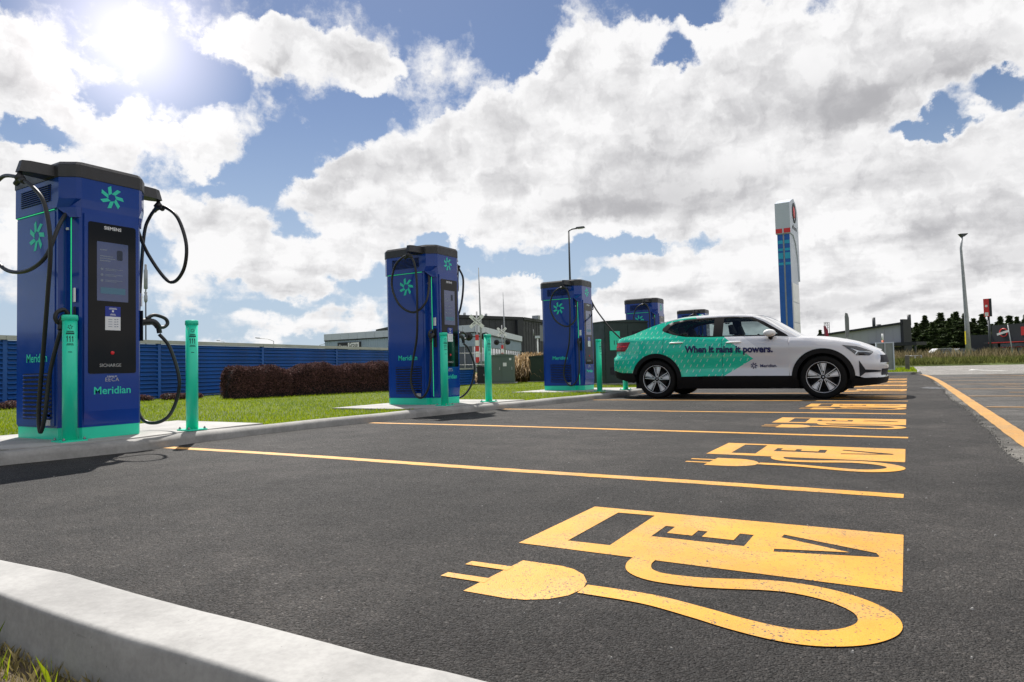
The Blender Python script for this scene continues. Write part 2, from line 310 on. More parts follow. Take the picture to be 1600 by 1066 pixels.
# ------------------------------------------------------------------ mesh helpers
class MB:
    def __init__(s): s.v = []; s.f = []; s.mi = []; s.m = 0; s.sm = []
    def add(s, vs, fs, smooth=False):
        o = len(s.v); s.v += [tuple(v) for v in vs]
        for f in fs: s.f.append(tuple(i+o for i in f)); s.mi.append(s.m); s.sm.append(smooth)
        return s
    def box(s, x0, x1, y0, y1, z0, z1, c=0.0, mtx=None):
        if c > 0:
            return s.prism(rrect(x0, x1, y0, y1, c, 3), z0, z1, mtx=mtx)
        vs = [Vector(p) for p in ((x0, y0, z0), (x1, y0, z0), (x1, y1, z0), (x0, y1, z0), (x0, y0, z1), (x1, y0, z1), (x1, y1, z1), (x0, y1, z1))]
        if mtx is not None: vs = [mtx @ v for v in vs]
        return s.add(vs, [(3, 2, 1, 0), (4, 5, 6, 7), (0, 1, 5, 4), (1, 2, 6, 5), (2, 3, 7, 6), (3, 0, 4, 7)])
    def prism(s, poly, z0, z1, top=None, mtx=None, smooth=False, axis='z', caps=True):
        n = len(poly); top = top or poly
        def P(p, h):
            v = {'z': (p[0], p[1], h), 'y': (p[0], h, p[1]), 'x': (h, p[0], p[1])}[axis]
            v = Vector(v); return mtx @ v if mtx is not None else v
        vs = [P(p, z0) for p in poly]+[P(p, z1) for p in top]
        fs = [(i, (i+1) % n, n+(i+1) % n, n+i) for i in range(n)]
        s.add(vs, fs, smooth)
        o = len(s.v)-2*n
        if caps:
            s.f += [tuple(o+i for i in reversed(range(n))), tuple(o+n+i for i in range(n))]; s.mi += [s.m]*2; s.sm += [False]*2
        return s
    def tube(s, pts, r, n=10, cap=True, closed=False):
        pts = [Vector(p) for p in pts]; m = len(pts); rs = r if hasattr(r, '__len__') else [r]*m
        T = []
        for i in range(m):
            a = pts[(i-1) % m] if closed or i > 0 else pts[i]; b = pts[(i+1) % m] if closed or i < m-1 else pts[i]
            T.append((b-a).normalized())
        nrm = T[0].orthogonal().normalized(); vs = []
        for i in range(m):
            if i: nrm = (T[i-1].rotation_difference(T[i]) @ nrm); nrm = (nrm-T[i]*nrm.dot(T[i])).normalized()
            bn = T[i].cross(nrm)
            vs += [pts[i]+(nrm*math.cos(2*PI*k/n)+bn*math.sin(2*PI*k/n))*rs[i] for k in range(n)]
        fs = []
        for i in range(m if closed else m-1):
            j = (i+1) % m
            fs += [(i*n+k, i*n+(k+1) % n, j*n+(k+1) % n, j*n+k) for k in range(n)]
        if cap and not closed: fs += [tuple(reversed(range(n))), tuple((m-1)*n+k for k in range(n))]
        return s.add(vs, fs, True)
    def cyl(s, p0, p1, r0, r1=None, n=16):
        return s.tube([p0, p1], [r0, r1 if r1 is not None else r0], n)
    def lathe(s, prof, n=24, mtx=None, closed=False):
        vs = []
        for k in range(n):
            a = 2*PI*k/n
            for r, h in prof:
                v = Vector((r*math.cos(a), r*math.sin(a), h)); vs.append(mtx @ v if mtx is not None else v)
        m = len(prof); fs = []
        for k in range(n):
            q = (k+1) % n
            for i in range(m if closed else m-1):
                j = (i+1) % m; fs.append((k*m+i, q*m+i, q*m+j, k*m+j))
        return s.add(vs, fs, True)
    def mesh(s, name, mats):
        me = bpy.data.meshes.new(name); me.from_pydata(s.v, [], s.f)
        for m in (mats if isinstance(mats, (list, tuple)) else [mats]): me.materials.append(m)
        me.polygons.foreach_set('material_index', s.mi); me.polygons.foreach_set('use_smooth', s.sm); me.update()
        return me
    def obj(s, name, mats, parent=None, loc=None, fix=False):
        me = s.mesh(name, mats)
        if fix:
            bm = bmesh.new(); bm.from_mesh(me); bmesh.ops.remove_doubles(bm, verts=bm.verts, dist=1e-5); bmesh.ops.recalc_face_normals(bm, faces=bm.faces); bm.to_mesh(me); bm.free()
        return link(name, me, parent, loc)

def link(name, me, parent=None, loc=None):
    o = bpy.data.objects.new(name, me); COL.objects.link(o)
    if parent is not None: o.parent = parent
    if loc is not None: o.location = loc
    return o
def tag(o, label=None, cat=None, group=None, kind=None):
    if label: o['label'] = label
    if cat: o['category'] = cat
    if group: o['group'] = group
    if kind: o['kind'] = kind
    return o
def thing(name, loc=(0, 0, 0), rz=0.0, **k):
    o = link(name, None, None, loc); o.rotation_euler = (0, 0, rz); o.empty_display_size = .2
    return tag(o, **k)
def copy_tree(o, parent=None):
    c = o.copy(); COL.objects.link(c)
    if parent is not None: c.parent = parent
    for ch in [q for q in COL.objects if q.parent == o]: copy_tree(ch, c)
    return c
def rrect(x0, x1, y0, y1, r, n=4):
    out = []
    for cx, cy, a in ((x1-r, y0+r, -90), (x1-r, y1-r, 0), (x0+r, y1-r, 90), (x0+r, y0+r, 180)):
        for k in range(n+1):
            t = R(a+90*k/n); out.append((cx+r*math.cos(t), cy+r*math.sin(t)))
    return out
def crom(P, k=8, closed=False):
    P = [Vector(p) for p in P]; out = []; n = len(P)
    for i in range(n if closed else n-1):
        if closed: a, b, c, d = P[(i-1) % n], P[i], P[(i+1) % n], P[(i+2) % n]
        else: a, b, c, d = P[max(i-1, 0)], P[i], P[i+1], P[min(i+2, n-1)]
        for j in range(k):
            t = j/k; out.append(.5*((2*b)+(c-a)*t+(2*a-5*b+4*c-d)*t*t+(3*b-a-3*c+d)*t**3))
    if not closed: out.append(P[-1])
    return out
def interp(x, xs, ys): return float(np.interp(x, xs, ys))
def smooth_table(tab):
    """cubic (Catmull-Rom) interpolation of a table of (x, y)"""
    xs = [a for a, b in tab]; ys = [b for a, b in tab]
    def f(x):
        if x <= xs[0]: return ys[0]
        if x >= xs[-1]: return ys[-1]
        i = max(j for j in range(len(xs)) if xs[j] <= x); i = min(i, len(xs)-2)
        h = xs[i+1]-xs[i]; t = (x-xs[i])/h
        m0 = (ys[i+1]-ys[max(i-1, 0)])/(xs[i+1]-xs[max(i-1, 0)])*h; m1 = (ys[min(i+2, len(xs)-1)]-ys[i])/(xs[min(i+2, len(xs)-1)]-xs[i])*h
        return (2*t**3-3*t*t+1)*ys[i]+(t**3-2*t*t+t)*m0+(-2*t**3+3*t*t)*ys[i+1]+(t**3-t*t)*m1
    return f
def raw(name, V, F, material, parent=None, smooth=False):
    me = bpy.data.meshes.new(name); V = np.asarray(V, np.float32); F = np.asarray(F, np.int32); k = F.shape[1]
    me.vertices.add(len(V)); me.vertices.foreach_set('co', V.ravel()); me.loops.add(F.size); me.loops.foreach_set('vertex_index', F.ravel())
    me.polygons.add(len(F)); me.polygons.foreach_set('loop_start', np.arange(0, F.size, k, dtype=np.int32)); me.polygons.foreach_set('loop_total', np.full(len(F), k, np.int32))
    me.update(calc_edges=True); me.validate(); me.materials.append(material)
    if smooth: me.polygons.foreach_set('use_smooth', [True]*len(F))
    return link(name, me, parent)
def poly_sheet(name, outline, z, material, holes=(), parent=None):
    vs = []; es = []
    loops = [outline]+list(holes)
    for lp in loops:
        o = len(vs); vs += [Vector(p[:2]) for p in lp]; es += [(o+i, o+(i+1) % len(lp)) for i in range(len(lp))]
    V, E_, F, *_ = delaunay_2d_cdt(vs, es, [], 1 if not holes else 2, 1e-6)
    if holes: # drop triangles lying in holes
        F = [f for f in F if not any(inside((V[f[0]]+V[f[1]]+V[f[2]])/3, h) for h in holes)]
        F = [f for f in F if inside((V[f[0]]+V[f[1]]+V[f[2]])/3, outline)]
    F = [tuple(f) if tri_up(V, f) else tuple(reversed(f)) for f in F]
    mb = MB(); mb.add([(v.x, v.y, z(v.x, v.y) if callable(z) else z) for v in V], F); return mb.obj(name, material, parent)
def tri_up(V, f): a, b, c = V[f[0]], V[f[1]], V[f[2]]; return (b-a).cross(c-a) > 0
def inside(p, poly):
    c = False; n = len(poly); j = n-1
    for i in range(n):
        xi, yi = poly[i][0], poly[i][1]; xj, yj = poly[j][0], poly[j][1]
        if (yi > p[1]) != (yj > p[1]) and p[0] < (xj-xi)*(p[1]-yi)/(yj-yi)+xi: c = not c
        j = i
    return c
FACE = {'+x': Matrix(((0, 0, 1, 0), (1, 0, 0, 0), (0, 1, 0, 0), (0, 0, 0, 1))), '-y': Matrix(((1, 0, 0, 0), (0, 0, -1, 0), (0, 1, 0, 0), (0, 0, 0, 1))),
        '+y': Matrix(((-1, 0, 0, 0), (0, 0, 1, 0), (0, 1, 0, 0), (0, 0, 0, 1))), 'up': Matrix.Identity(4)}
def text(body, size, material, face, loc, parent=None, name='lettering', bold=0.0, width=1.0, spacing=1.0, extra=None, depth=.0006):
    cu = bpy.data.curves.new('t', 'FONT'); cu.body = body; cu.size = size; cu.align_x = 'CENTER'; cu.align_y = 'CENTER'; cu.extrude = depth; cu.offset = bold; cu.space_character = spacing; cu.resolution_u = 3
    o = bpy.data.objects.new('t', cu); me = bpy.data.meshes.new_from_object(o)
    bpy.data.objects.remove(o); bpy.data.curves.remove(cu)
    me.materials.clear(); me.materials.append(material)
    S = Matrix.Diagonal((width, 1, 1, 1)); mtx = FACE[face] if isinstance(face, str) else face
    me.transform((extra or Matrix.Identity(4)) @ mtx @ S); me.name = name
    return link(name, me, parent, loc)
def swirl(rad, material, face, loc, parent=None, name='swirl_emblem'):
    """eight slanted bars set in a ring, as on the chargers"""
    mb = MB()
    for k in range(7):
        a = 2*PI*k/7+PI/2-.42; ca, sa = math.cos(a), math.sin(a)
        q = [(.30, .17), (.37, -.18), (1.02, -.44), (.98, -.09)]
        mb.prism([(rad*(x*ca-y*sa), rad*(x*sa+y*ca)) for x, y in q], -.0005, .0008, mtx=FACE[face])
    return mb.obj(name, material, parent, loc)

# ------------------------------------------------------------------ ground and paving
def sx_kerb(y):   # road-side foot of the long kerb
    return interp(y, [1.6, 2.27, 2.67, 3.2, 3.8, 4.5, 5.3, 6.2, 6.9, 7.9, 8.9, 10.4, 11.8, 13, 16, 28], [-5.62, -5.69, -5.60, -5.52, -5.64, -5.70, -5.67, -5.56, -5.50, -5.38, -5.22, -4.98, -4.88, -4.93, -5.0, -5.05])
def ground_sheet(name, x0, x1, y0, y1, z, m, nx=2, ny=2):
    mb = MB(); xs = np.linspace(x0, x1, nx); ys = np.linspace(y0, y1, ny)
    mb.add([(x, y, z) for y in ys for x in xs], [(j*nx+i, j*nx+i+1, (j+1)*nx+i+1, (j+1)*nx+i) for j in range(ny-1) for i in range(nx-1)])
    return tag(mb.obj(name, m), kind='structure')
mb = MB(); N = 48
mb.add([(0, 30, -.08)]+[(2600*math.cos(2*PI*k/N), 30+2600*math.sin(2*PI*k/N), -.08) for k in range(N)], [(0, k+1, (k+1) % N+1) for k in range(N)])
tag(mb.obj('ground', M['soil']), kind='structure')
# new asphalt of the charging bays
left = [(sx_kerb(y)-.1, y) for y in np.arange(2.2, 28.01, .4)]
turn = [(-5.66, 1.7), (-5.4, 1.25), (-4.8, .95), (-4.0, .84), (-2.6, .84)]
seam_rng = random.Random(3)
seam = [(.545+.02*math.sin(y*.9)+.012*math.sin(y*3.1)+seam_rng.uniform(-.010, .010)-.10*max(0, min(1, (y-22)/6)), y) for y in np.arange(0, 28.2, .12)]
outline = [(-2.2, .84)]+[(x, .84) for x in (-1, 0, .5)]+seam+list(reversed(left))+turn
tag(poly_sheet('car_park', outline, 0, M['asphalt']), kind='structure')
tag(poly_sheet('old_car_park', [(.30, -6), (60, -6), (60, 28), (-.2, 28)], -.006, M['old_asphalt']), kind='structure')
tag(poly_sheet('road', [(.35, 28), (60, 28), (60, 40), (40, 56), (-70, 56), (-70, 49), (.2, 49)], -.004, M['road']), kind='structure')
# crumbling edge of the new asphalt
mb = MB(); rr = random.Random(5)
for i in range(1300):
    y = 3.5+22*rr.random()**1.6; x = interp(y, [p[1] for p in seam], [p[0] for p in seam])+rr.gauss(.0, .022); r = rr.uniform(.002, .0065)
    q = [(x+r*rr.uniform(.6, 1.3)*math.cos(a), y+r*1.4*rr.uniform(.6, 1.3)*math.sin(a)) for a in (0, 1.3, 2.5, 3.8, 5)]
    mb.prism(q, -.004, r*.8, top=[(x+(a-x)*.6, y+(b-y)*.6) for a, b in q])
tag(mb.obj('loose_chippings', mat('chippings', (.12, .115, .105), .9, 0, 0, .6, 90)), kind='stuff', label='loose stone chippings along the seam of the old and new asphalt', cat='gravel')
mb = MB()
for i in range(260):
    y = 1.3+9*rr.random()**1.5; x = -5.2+5.6*rr.random(); r = rr.uniform(.0025, .0055)
    q = [(x+r*rr.uniform(.6, 1.3)*math.cos(a), y+r*rr.uniform(.6, 1.3)*math.sin(a)) for a in (0, 1.3, 2.5, 3.8, 5)]
    mb.prism(q, -.001, r*.9, top=[(x+(a-x)*.5, y+(b-y)*.5) for a, b in q])
tag(mb.obj('scattered_grit', M['kerb']), kind='stuff', label='pale grit scattered over the dark asphalt bays', cat='grit')

def sweep(path, prof, name, m, wob=0.0, seed=1):
    """sweep a profile (offset to the left of the path, height) along a path on the ground"""
    P = [Vector((x, y)) for x, y in path]; n = len(P); vs = []; rg = random.Random(seed); k = len(prof)
    ph = [rg.uniform(0, 6) for _ in range(4)]; s = 0
    for i, p in enumerate(P):
        a = P[max(i-1, 0)]; b = P[min(i+1, n-1)]; t = (b-a).normalized(); nl = Vector((-t.y, t.x)); s += (P[i]-P[i-1]).length if i else 0
        for j, (o, h) in enumerate(prof):
            w = wob*(math.sin(s*1.7+ph[0])+.5*math.sin(s*4.1+ph[1]))
            w2 = wob*.7*(math.sin(s*2.3+ph[2]+j*.3)+.5*math.sin(s*6.1+ph[3]))
            q = p+nl*(o+w2); vs.append((q.x, q.y, h+(w if h > .03 else 0)))
    fs = [(i*k+j, i*k+j+1, (i+1)*k+j+1, (i+1)*k+j) for i in range(n-1) for j in range(k-1)]
    mb = MB(); mb.add(vs, fs, True); o = mb.obj(name, m, fix=False)
    return tag(o, kind='structure')
# long kerb on the left with rounded shoulders; it turns round into the kerb in the foreground
kp = [(sx_kerb(y), y) for y in np.arange(2.2, 27.9, .2)]
kp = [(-5.66, 1.9)]+kp
prof = [(0, -.05), (.010, .045), (.014, .056), (.024, .070), (.040, .082), (.058, .089), (.075, .0915), (.135, .092), (.150, .089), (.162, .081), (.168, .07), (.172, -.05)]
sweep(list(kp), prof, 'kerb', M['kerb'], .004, 2)
FE = [(-2.6, .862), (-2.18, .876), (-1.88, .896), (-1.58, .889), (-1.34, .890), (-1.14, .898), (-.96, .8985), (-.80, .896), (-.67, .904), (-.5, .903), (.2, .900)]   # top front edge of the near kerb
fp = [(4.5, .936), (2, .936)]+[(-x*.08+.2, interp(-x*.08+.2, [p[0] for p in FE], [p[1] for p in FE])+.034) for x in range(0, 34)]+[(-2.9, .89), (-3.3, .86), (-4.1, .86), (-4.8, .97), (-5.3, 1.25), (-5.58, 1.6), (-5.66, 1.9)]
prof2 = [(0, .0), (-.011, .095), (-.013, .103), (-.018, .112), (-.026, .118), (-.036, .120), (-.042, .1202), (-.174, .1200), (-.1765, .1196), (-.1795, .1180), (-.1815, .1155), (-.1827, .1125), (-.1832, .109), (-.1835, .105), (-.186, .08), (-.196, -.10)]
sweep(fp, [(-o, h) for o, h in prof2], 'front_kerb', M['kerb_front'], .0025, 4)
# kerb at the far end of the bays
sweep([(.42, 40), (.42, 30), (.36, 28.6), (.05, 28.15), (-1, 28.05), (-5.4, 28.05)], [(0, -.05), (-.01, .09), (-.03, .11), (-.12, .11), (-.14, -.05)], 'end_kerb', M['kerb'], .003, 6)

# lawn behind the kerb
def lawn_z(x, y): return .075+.010*math.sin(x*.8+y*.5)+.008*math.sin(y*1.1)-.004*0
lw = MB(); ys = np.arange(1.9, 46, .5); cols = np.concatenate([np.linspace(0, 1, 30)])
vs = []
for y in ys:
    xr = sx_kerb(min(y, 28))-.16
    for c in cols: x = xr-c**1.3*40; vs.append((x, y, lawn_z(x, y) if c > 0 else .06))
n = len(cols)
lw.add(vs, [(j*n+i+1, j*n+i, (j+1)*n+i, (j+1)*n+i+1) for j in range(len(ys)-1) for i in range(n-1)], True)
tag(lw.obj('lawn', M['soil']), kind='structure')
PADS = [(-7.35, 2.15, 4.72), (-7.2, 7.0, 9.35), (-7.2, 12.1, 14.5), (-7.2, 17.2, 19.5), (-7.2, 22.2, 24.6)]
for k, (xl, ya, yb) in enumerate(PADS):
    mb = MB(); pts = [(xl, ya)]
    yy = [ya+.25+(yb-ya-.25)*i/10 for i in range(11)]
    ri = [(sx_kerb(y)-.172, y) for y in yy]
    poly = [(xl, ya), (xl+.9, ya-.0), (ri[0][0]-.25, ya+.05)]+ri+[(xl, yb)]
    mb.prism(poly, .03, .1)
    o = mb.obj('charger_pad', M['pad']); tag(o, kind='structure')

def blades(name, N, sampler, hmin, hmax, wid, m, lean=.5, zf=None, parent=None):
    x, y = sampler(N); N = len(x)
    z = np.zeros(N) if zf is None else np.array([zf(a, b) for a, b in zip(x, y)])
    a = rng.uniform(0, 2*PI, N); h = rng.uniform(hmin, hmax, N)*rng.uniform(.6, 1, N); w = wid*rng.uniform(.6, 1.4, N)
    b = rng.uniform(0, 2*PI, N); L = h*lean*rng.uniform(.1, 1, N)
    dx, dy = np.cos(a)*w/2, np.sin(a)*w/2
    V = np.stack([np.stack([x-dx, y-dy, z-.004], 1), np.stack([x+dx, y+dy, z-.004], 1), np.stack([x+dx*.5+np.cos(b)*L*.45, y+dy*.5+np.sin(b)*L*.45, z+h*.62], 1), np.stack([x+np.cos(b)*L, y+np.sin(b)*L, z+h], 1)], 1).reshape(-1, 3)
    i = np.arange(N)*4; F = np.concatenate([np.stack([i, i+1, i+2], 1), np.stack([i, i+2, i+3], 1)])
    return raw(name, V, F, m, parent)
def in_pad(x, y):
    m = np.zeros(len(x), bool)
    for xl, ya, yb in PADS: m |= (x > xl-.01) & (y > ya-.01) & (y < yb+.01)
    return m
def lawn_sampler(N):
    y = 2.0+24*rng.random(N)**1.7; xr = np.array([sx_kerb(min(v, 28)) for v in y])-.17
    x = xr-10.5*rng.random(N)**1.4; k = ~in_pad(x, y); return x[k], y[k]
tag(blades('lawn_grass', 210000, lawn_sampler, .02, .055, .006, M['grass'], .8, lawn_z), 'mown bright green lawn between the chargers and the blue fence', 'grass', kind='stuff')
# strip of rough grass in front of the near kerb
tag(poly_sheet('verge', [(-4, -3), (4.5, -3), (4.5, .755), (-4, .755)], .0, M['earth']), kind='structure')
def verge_s(N): x = -2.6+2.6*rng.random(N); y = .30+.44*rng.random(N)**.8; return x, y
tag(blades('verge_grass', 9000, verge_s, .01, .045, .003, M['dry'], .9), 'short dry grass at the foot of the near kerb, bottom left', 'grass', kind='stuff')
def tuft_s(N):
    c = np.array([(-1.86, .70), (-1.80, .69), (-1.5, .69), (-1.10, .73), (-1.40, .66), (-1.65, .66)]); i = rng.integers(0, len(c), N)
    return c[i, 0]+rng.normal(0, .012, N), c[i, 1]+rng.normal(0, .008, N)
tag(blades('green_tufts', 60, tuft_s, .04, .095, .004, M['grass'], .5), 'fresh green grass blades rising against the near kerb', 'grass', kind='stuff')

# ------------------------------------------------------------------ painted markings
YL, DX = [3.477+2.5488*k for k in range(10)], -.04
def strip(name, pts, w, z, m, wob=.004, seed=0):
    rg = random.Random(seed); L = []; Rr = []
    P = crom([(x, y, 0) for x, y in pts], 26)
    for i, p in enumerate(P):
        a = P[max(i-1, 0)]; b = P[min(i+1, len(P)-1)]; t = (b-a).normalized(); n = Vector((-t.y, t.x, 0))
        L.append(tuple((p+n*(w/2+rg.uniform(-wob, wob)))[:2])); Rr.append(tuple((p-n*(w/2+rg.uniform(-wob, wob)))[:2]))
    mb = MB(); k = len(L)
    mb.add([(a, b, z) for a, b in L]+[(a, b, z) for a, b in Rr], [(k+i, k+i+1, i+1, i) for i in range(k-1)])
    return tag(mb.obj(name, m), kind='structure')
for k, y in enumerate(YL):
    d = [.0, .03, -.02, .025, 0, .01, 0, 0, 0, 0][k]
    strip('bay_line', [(sx_kerb(y)+.03, y), (-4.0, y+.03+d*.5), (-2.2, y+d), (-1.0, y+.01), (DX+(.0, .02)[k % 2], y)], .100, .0016, M['yellow'], .004, k)
BX = [(-1.205, 2.716), (-.037, 2.717), (-.037, 2.054), (-1.205, 2.050)]
WIN = [(-1.068, 2.645), (-.912, 2.652), (-.905, 2.155), (-1.062, 2.150)]
EE = [(-.818, 2.502), (-.786, 2.502), (-.786, 2.400), (-.694, 2.404), (-.694, 2.482), (-.664, 2.482), (-.664, 2.408), (-.562, 2.412), (-.562, 2.494), (-.492, 2.500), (-.492, 2.333), (-.818, 2.330)]
EE = [(-.818, 2.502), (-.782, 2.502), (-.782, 2.400), (-.690, 2.400), (-.690, 2.482), (-.655, 2.482), (-.655, 2.400), (-.545, 2.400), (-.545, 2.500), (-.497, 2.500), (-.497, 2.335), (-.818, 2.332)]
VV = [(-.403, 2.550), (-.110, 2.428), (-.100, 2.390), (-.110, 2.378), (-.400, 2.308), (-.403, 2.345), (-.185, 2.402), (-.406, 2.505)]
CORD = crom([(-.745, 2.060, 0), (-.742, 1.995, 0), (-.715, 1.930, 0), (-.655, 1.893, 0), (-.565, 1.893, 0), (-.480, 1.912, 0), (-.356, 1.955, 0), (-.265, 1.960, 0), (-.175, 1.930, 0), (-.110, 1.873, 0), (-.083, 1.812, 0), (-.087, 1.745, 0),
             (-.128, 1.678, 0), (-.195, 1.633, 0), (-.270, 1.620, 0), (-.370, 1.637, 0), (-.472, 1.669, 0), (-.617, 1.704, 0), (-.80, 1.703, 0)], 5)
PLUG = [(-1.085, 1.870), (-.945, 1.870), (-.90, 1.857), (-.852, 1.822), (-.815, 1.765), (-.800, 1.705), (-.812, 1.640), (-.848, 1.590), (-.90, 1.558), (-.95, 1.545), (-1.090, 1.543)]
def ev_logo(y):
    r = thing('ev_bay_symbol', (0, y-YL[0], 0))
    z = .0018
    poly_sheet('charger_outline', BX, z, M['yellow'], [WIN, EE, VV], r)
    mb = MB(); n = len(CORD); L = []; Q = []
    for i, p in enumerate(CORD):
        t = (CORD[min(i+1, n-1)]-CORD[max(i-1, 0)]).normalized(); nn = Vector((-t.y, t.x, 0)); w = .036+.010*math.sin(i/n*PI)
        L.append(p+nn*w); Q.append(p-nn*w)
    mb.add([(p.x, p.y, z+.0012) for p in L]+[(p.x, p.y, z+.0012) for p in Q], [(n+i+1, n+i, i, i+1) for i in range(n-1)]); 
    mb.obj('cord_marking', M['yellow'], r, fix=True)
    poly_sheet('plug_marking', PLUG, z, M['yellow'], (), r)
    for yy in (1.772, 1.643):
        poly_sheet('prong_marking', [(-1.228, yy-.020), (-1.075, yy-.016), (-1.078, yy+.024), (-1.228, yy+.018)], z+.0007, M['yellow'], (), r)
    return r
nm = ['nearest large yellow EV plug symbol on the asphalt in front of the camera', 'second yellow EV plug symbol from the front, past the first full bay line', 'third yellow EV plug symbol, two bays in front of the white and green car', 'fourth yellow EV plug symbol, just in front of the parked car', 'fifth yellow EV plug symbol, beyond the nose of the parked car', 'sixth yellow EV plug symbol, two bays beyond the parked car', 'seventh yellow EV plug symbol, third from the far kerb', 'eighth yellow EV plug symbol, second from the far kerb', 'yellow EV plug symbol nearest the far kerb']
for k in range(9):
    tag(ev_logo(YL[k]), nm[k], 'road marking', 'yellow EV plug symbols painted in the bays')
# lines of the old car park on the right
pts = [(.72, -1.0), (.715, 5), (.71, 9.5), (.70, 16), (.66, 22), (.56, 26.5), (.42, 28.5)]
strip('edge_line', [(x, y) for x, y in pts], .14, .0, M['oldyellow'], .004, 40)
mb = MB(); rr = random.Random(9)
k = 120; L = []; Q = []
for i in range(k):
    y = -1+28.5*i/(k-1); x0 = interp(y, [p[1] for p in seam], [p[0] for p in seam])-.01; x1 = .655+rr.uniform(-.015, .01)-.16*max(0, (y-22)/6)
    L.append((x0, y, -.003)); Q.append((x1, y, -.003))
mb.add(L+Q, [(i, k+i, k+i+1, i+1) for i in range(k-1)]); tag(mb.obj('worn_edge', asphalt_mat('worn_edge', .085, .6, .6, (1, .95, .84))), kind='structure')
for y in (6.85, 9.95, 12.65, 15.4, 18.1, 20.8, 23.5):
    strip('old_bay_line', [(.80, y), (2.5, y+.06), (4.6, y+.1)], .085, .0, M['oldyellow'], .006, int(y*10))
for x, y, l in ((1.45, 13.95, 1.6), (1.65, 16.4, 1.7), (1.5, 17.3, .5), (1.5, 17.9, .5)):
    strip('old_marking', [(x, y), (x+l*.5, y), (x+l, y)], .06, .0, M['oldyellow'], .006, int(y*10))
strip('curved_line', [(2.2, 26.9), (2.9, 25.6), (3.4, 23.2), (3.6, 21.2)], .10, .0, M['oldyellow'], .005, 77)
mb = MB()
for q in ([(2.5, 36.5), (3.3, 33.5), (3.5, 33.6), (2.75, 36.6)], [(2.3, 36), (2.9, 36.2), (2.6, 38.6)]): mb.add([(a, b, .001) for a, b in q], [tuple(range(len(q)))])
tag(mb.obj('road_arrow', M['white_paint'], fix=False), kind='structure')
# tar patch by the seam
tag(poly_sheet('tar_patch', [(.20, 15.9), (.35, 15.5), (.60, 15.3), (.62, 15.6), (.5, 16.3), (.32, 16.5)], .003, mat('tar', (.008, .008, .009), .3)), kind='structure')

# ------------------------------------------------------------------ charging stations
def side_foot(m): # footprint of the lower body with the stepped-back holster corners
    a = [(.30, -.355), (.305, -.29), (.375, -.285), (.455, -.262), (.47, -.245)]
    f = a+[(x, -y) for x, y in reversed(a)]
    return f+[(-.40, .355), (-.47, .31), (-.47, -.31), (-.40, -.355)]
HEAD = [(.34, -.37), (.452, -.285), (.47, -.25), (.47, .25), (.452, .285), (.34, .37), (-.42, .37), (-.49, .32), (-.49, -.32), (-.42, -.37)]
def scale_poly(p, s, t=None): return [(x*s, y*(t or s)) for x, y in p]
def tube_part(pts, r, name, m, parent, k=8, n=10, r2=None): 
    P = crom(pts, k); return MB().tube(P, r, n).obj(name, m, parent)
def gun(parent, s, name='charging_nozzle', lx=.40):
    g = MB(); y0 = s*.30; lx = .425 if s < 0 else .40
    k = .5 if s < 0 else 1.0
    g.tube(crom([(lx-.03, y0, 1.02), (lx-.01, y0+s*k*.07, 1.035), (lx, y0+s*k*.13, 1.03), (lx+.0, y0+s*k*.17, .99), (lx, y0+s*k*.185, .93)], 5), [.034]*8+[.03]*8+[.024]*5, 10)
    o = g.obj(name, M['rubber'], parent)
    h = MB(); h.tube(crom([(lx, y0+s*k*.06, 1.06), (lx, y0+s*k*.13, 1.10), (lx, y0+s*k*.235, 1.075), (lx, y0+s*k*.265, 1.03), (lx, y0+s*k*.23, .99), (lx, y0+s*k*.16, .985)], 5), .017, 8); h.obj('grip', M['dark'], o)
    q = MB(); q.box(lx-.075, lx+.03, y0-s*.012 if s > 0 else y0-.001, y0+.001 if s > 0 else y0+.012, .88, 1.12); return o
def arm(parent, s):
    a = MB(); a.prism([(.10, s*.30), (.30, s*.30), (.27, s*.55), (.235, s*.62), (.165, s*.62), (.13, s*.55)][::(1 if s > 0 else -1)], 2.255, 2.355, top=[(.12, s*.30), (.28, s*.30), (.255, s*.54), (.225, s*.595), (.175, s*.595), (.145, s*.54)][::(1 if s > 0 else -1)])
    o = a.obj('cable_arm', M['cap'], parent, fix=True)
    c = MB(); c.tube([(.20, s*.595, 2.29), (.20, s*.60, 2.245)], .012, 8); c.tube([(.20, s*.60, 2.255), (.20, s*.60, 2.235), (.20, s*.60, 2.205), (.20, s*.60, 2.18)], [.014, .022, .045, .030], 10)
    c.tube(crom([(.13, s*.60, 2.165), (.20, s*.60, 2.192), (.27, s*.60, 2.165)], 4), [.022]*3+[.027]*3+[.024]*3, 10); c.obj('cable_clamp', M['dark'], o)
CABLE_NEAR = [(.33, -.29, 1.97), (.40, -.38, 1.75), (.40, -.47, 1.50), (.24, -.55, 1.365), (.0, -.58, 1.49), (-.13, -.59, 1.78), (-.06, -.60, 2.06), (.09, -.60, 2.18), (.20, -.60, 2.19), (.30, -.60, 2.10), (.33, -.58, 1.85), (.31, -.55, 1.45), (.25, -.50, 1.0), (.13, -.46, .62), (.08, -.44, .33), (.16, -.43, .14), (.29, -.43, .12), (.42, -.45, .28), (.45, -.44, .60), (.425, -.39, .93)]
CABLE_NEAR1 = [(.33, -.29, 1.97), (.43, -.41, 1.80), (.42, -.51, 1.52), (.11, -.54, 1.43), (-.24, -.56, 1.52), (-.46, -.57, 1.85), (-.38, -.58, 2.16), (-.15, -.59, 2.27), (.10, -.60, 2.235), (.20, -.60, 2.19), (.36, -.59, 2.12), (.52, -.56, 1.95), (.555, -.53, 1.62), (.47, -.51, 1.22), (.33, -.48, .72), (.24, -.47, .27), (.235, -.455, .075), (.30, -.45, .22), (.34, -.43, .58), (.425, -.39, .93)]
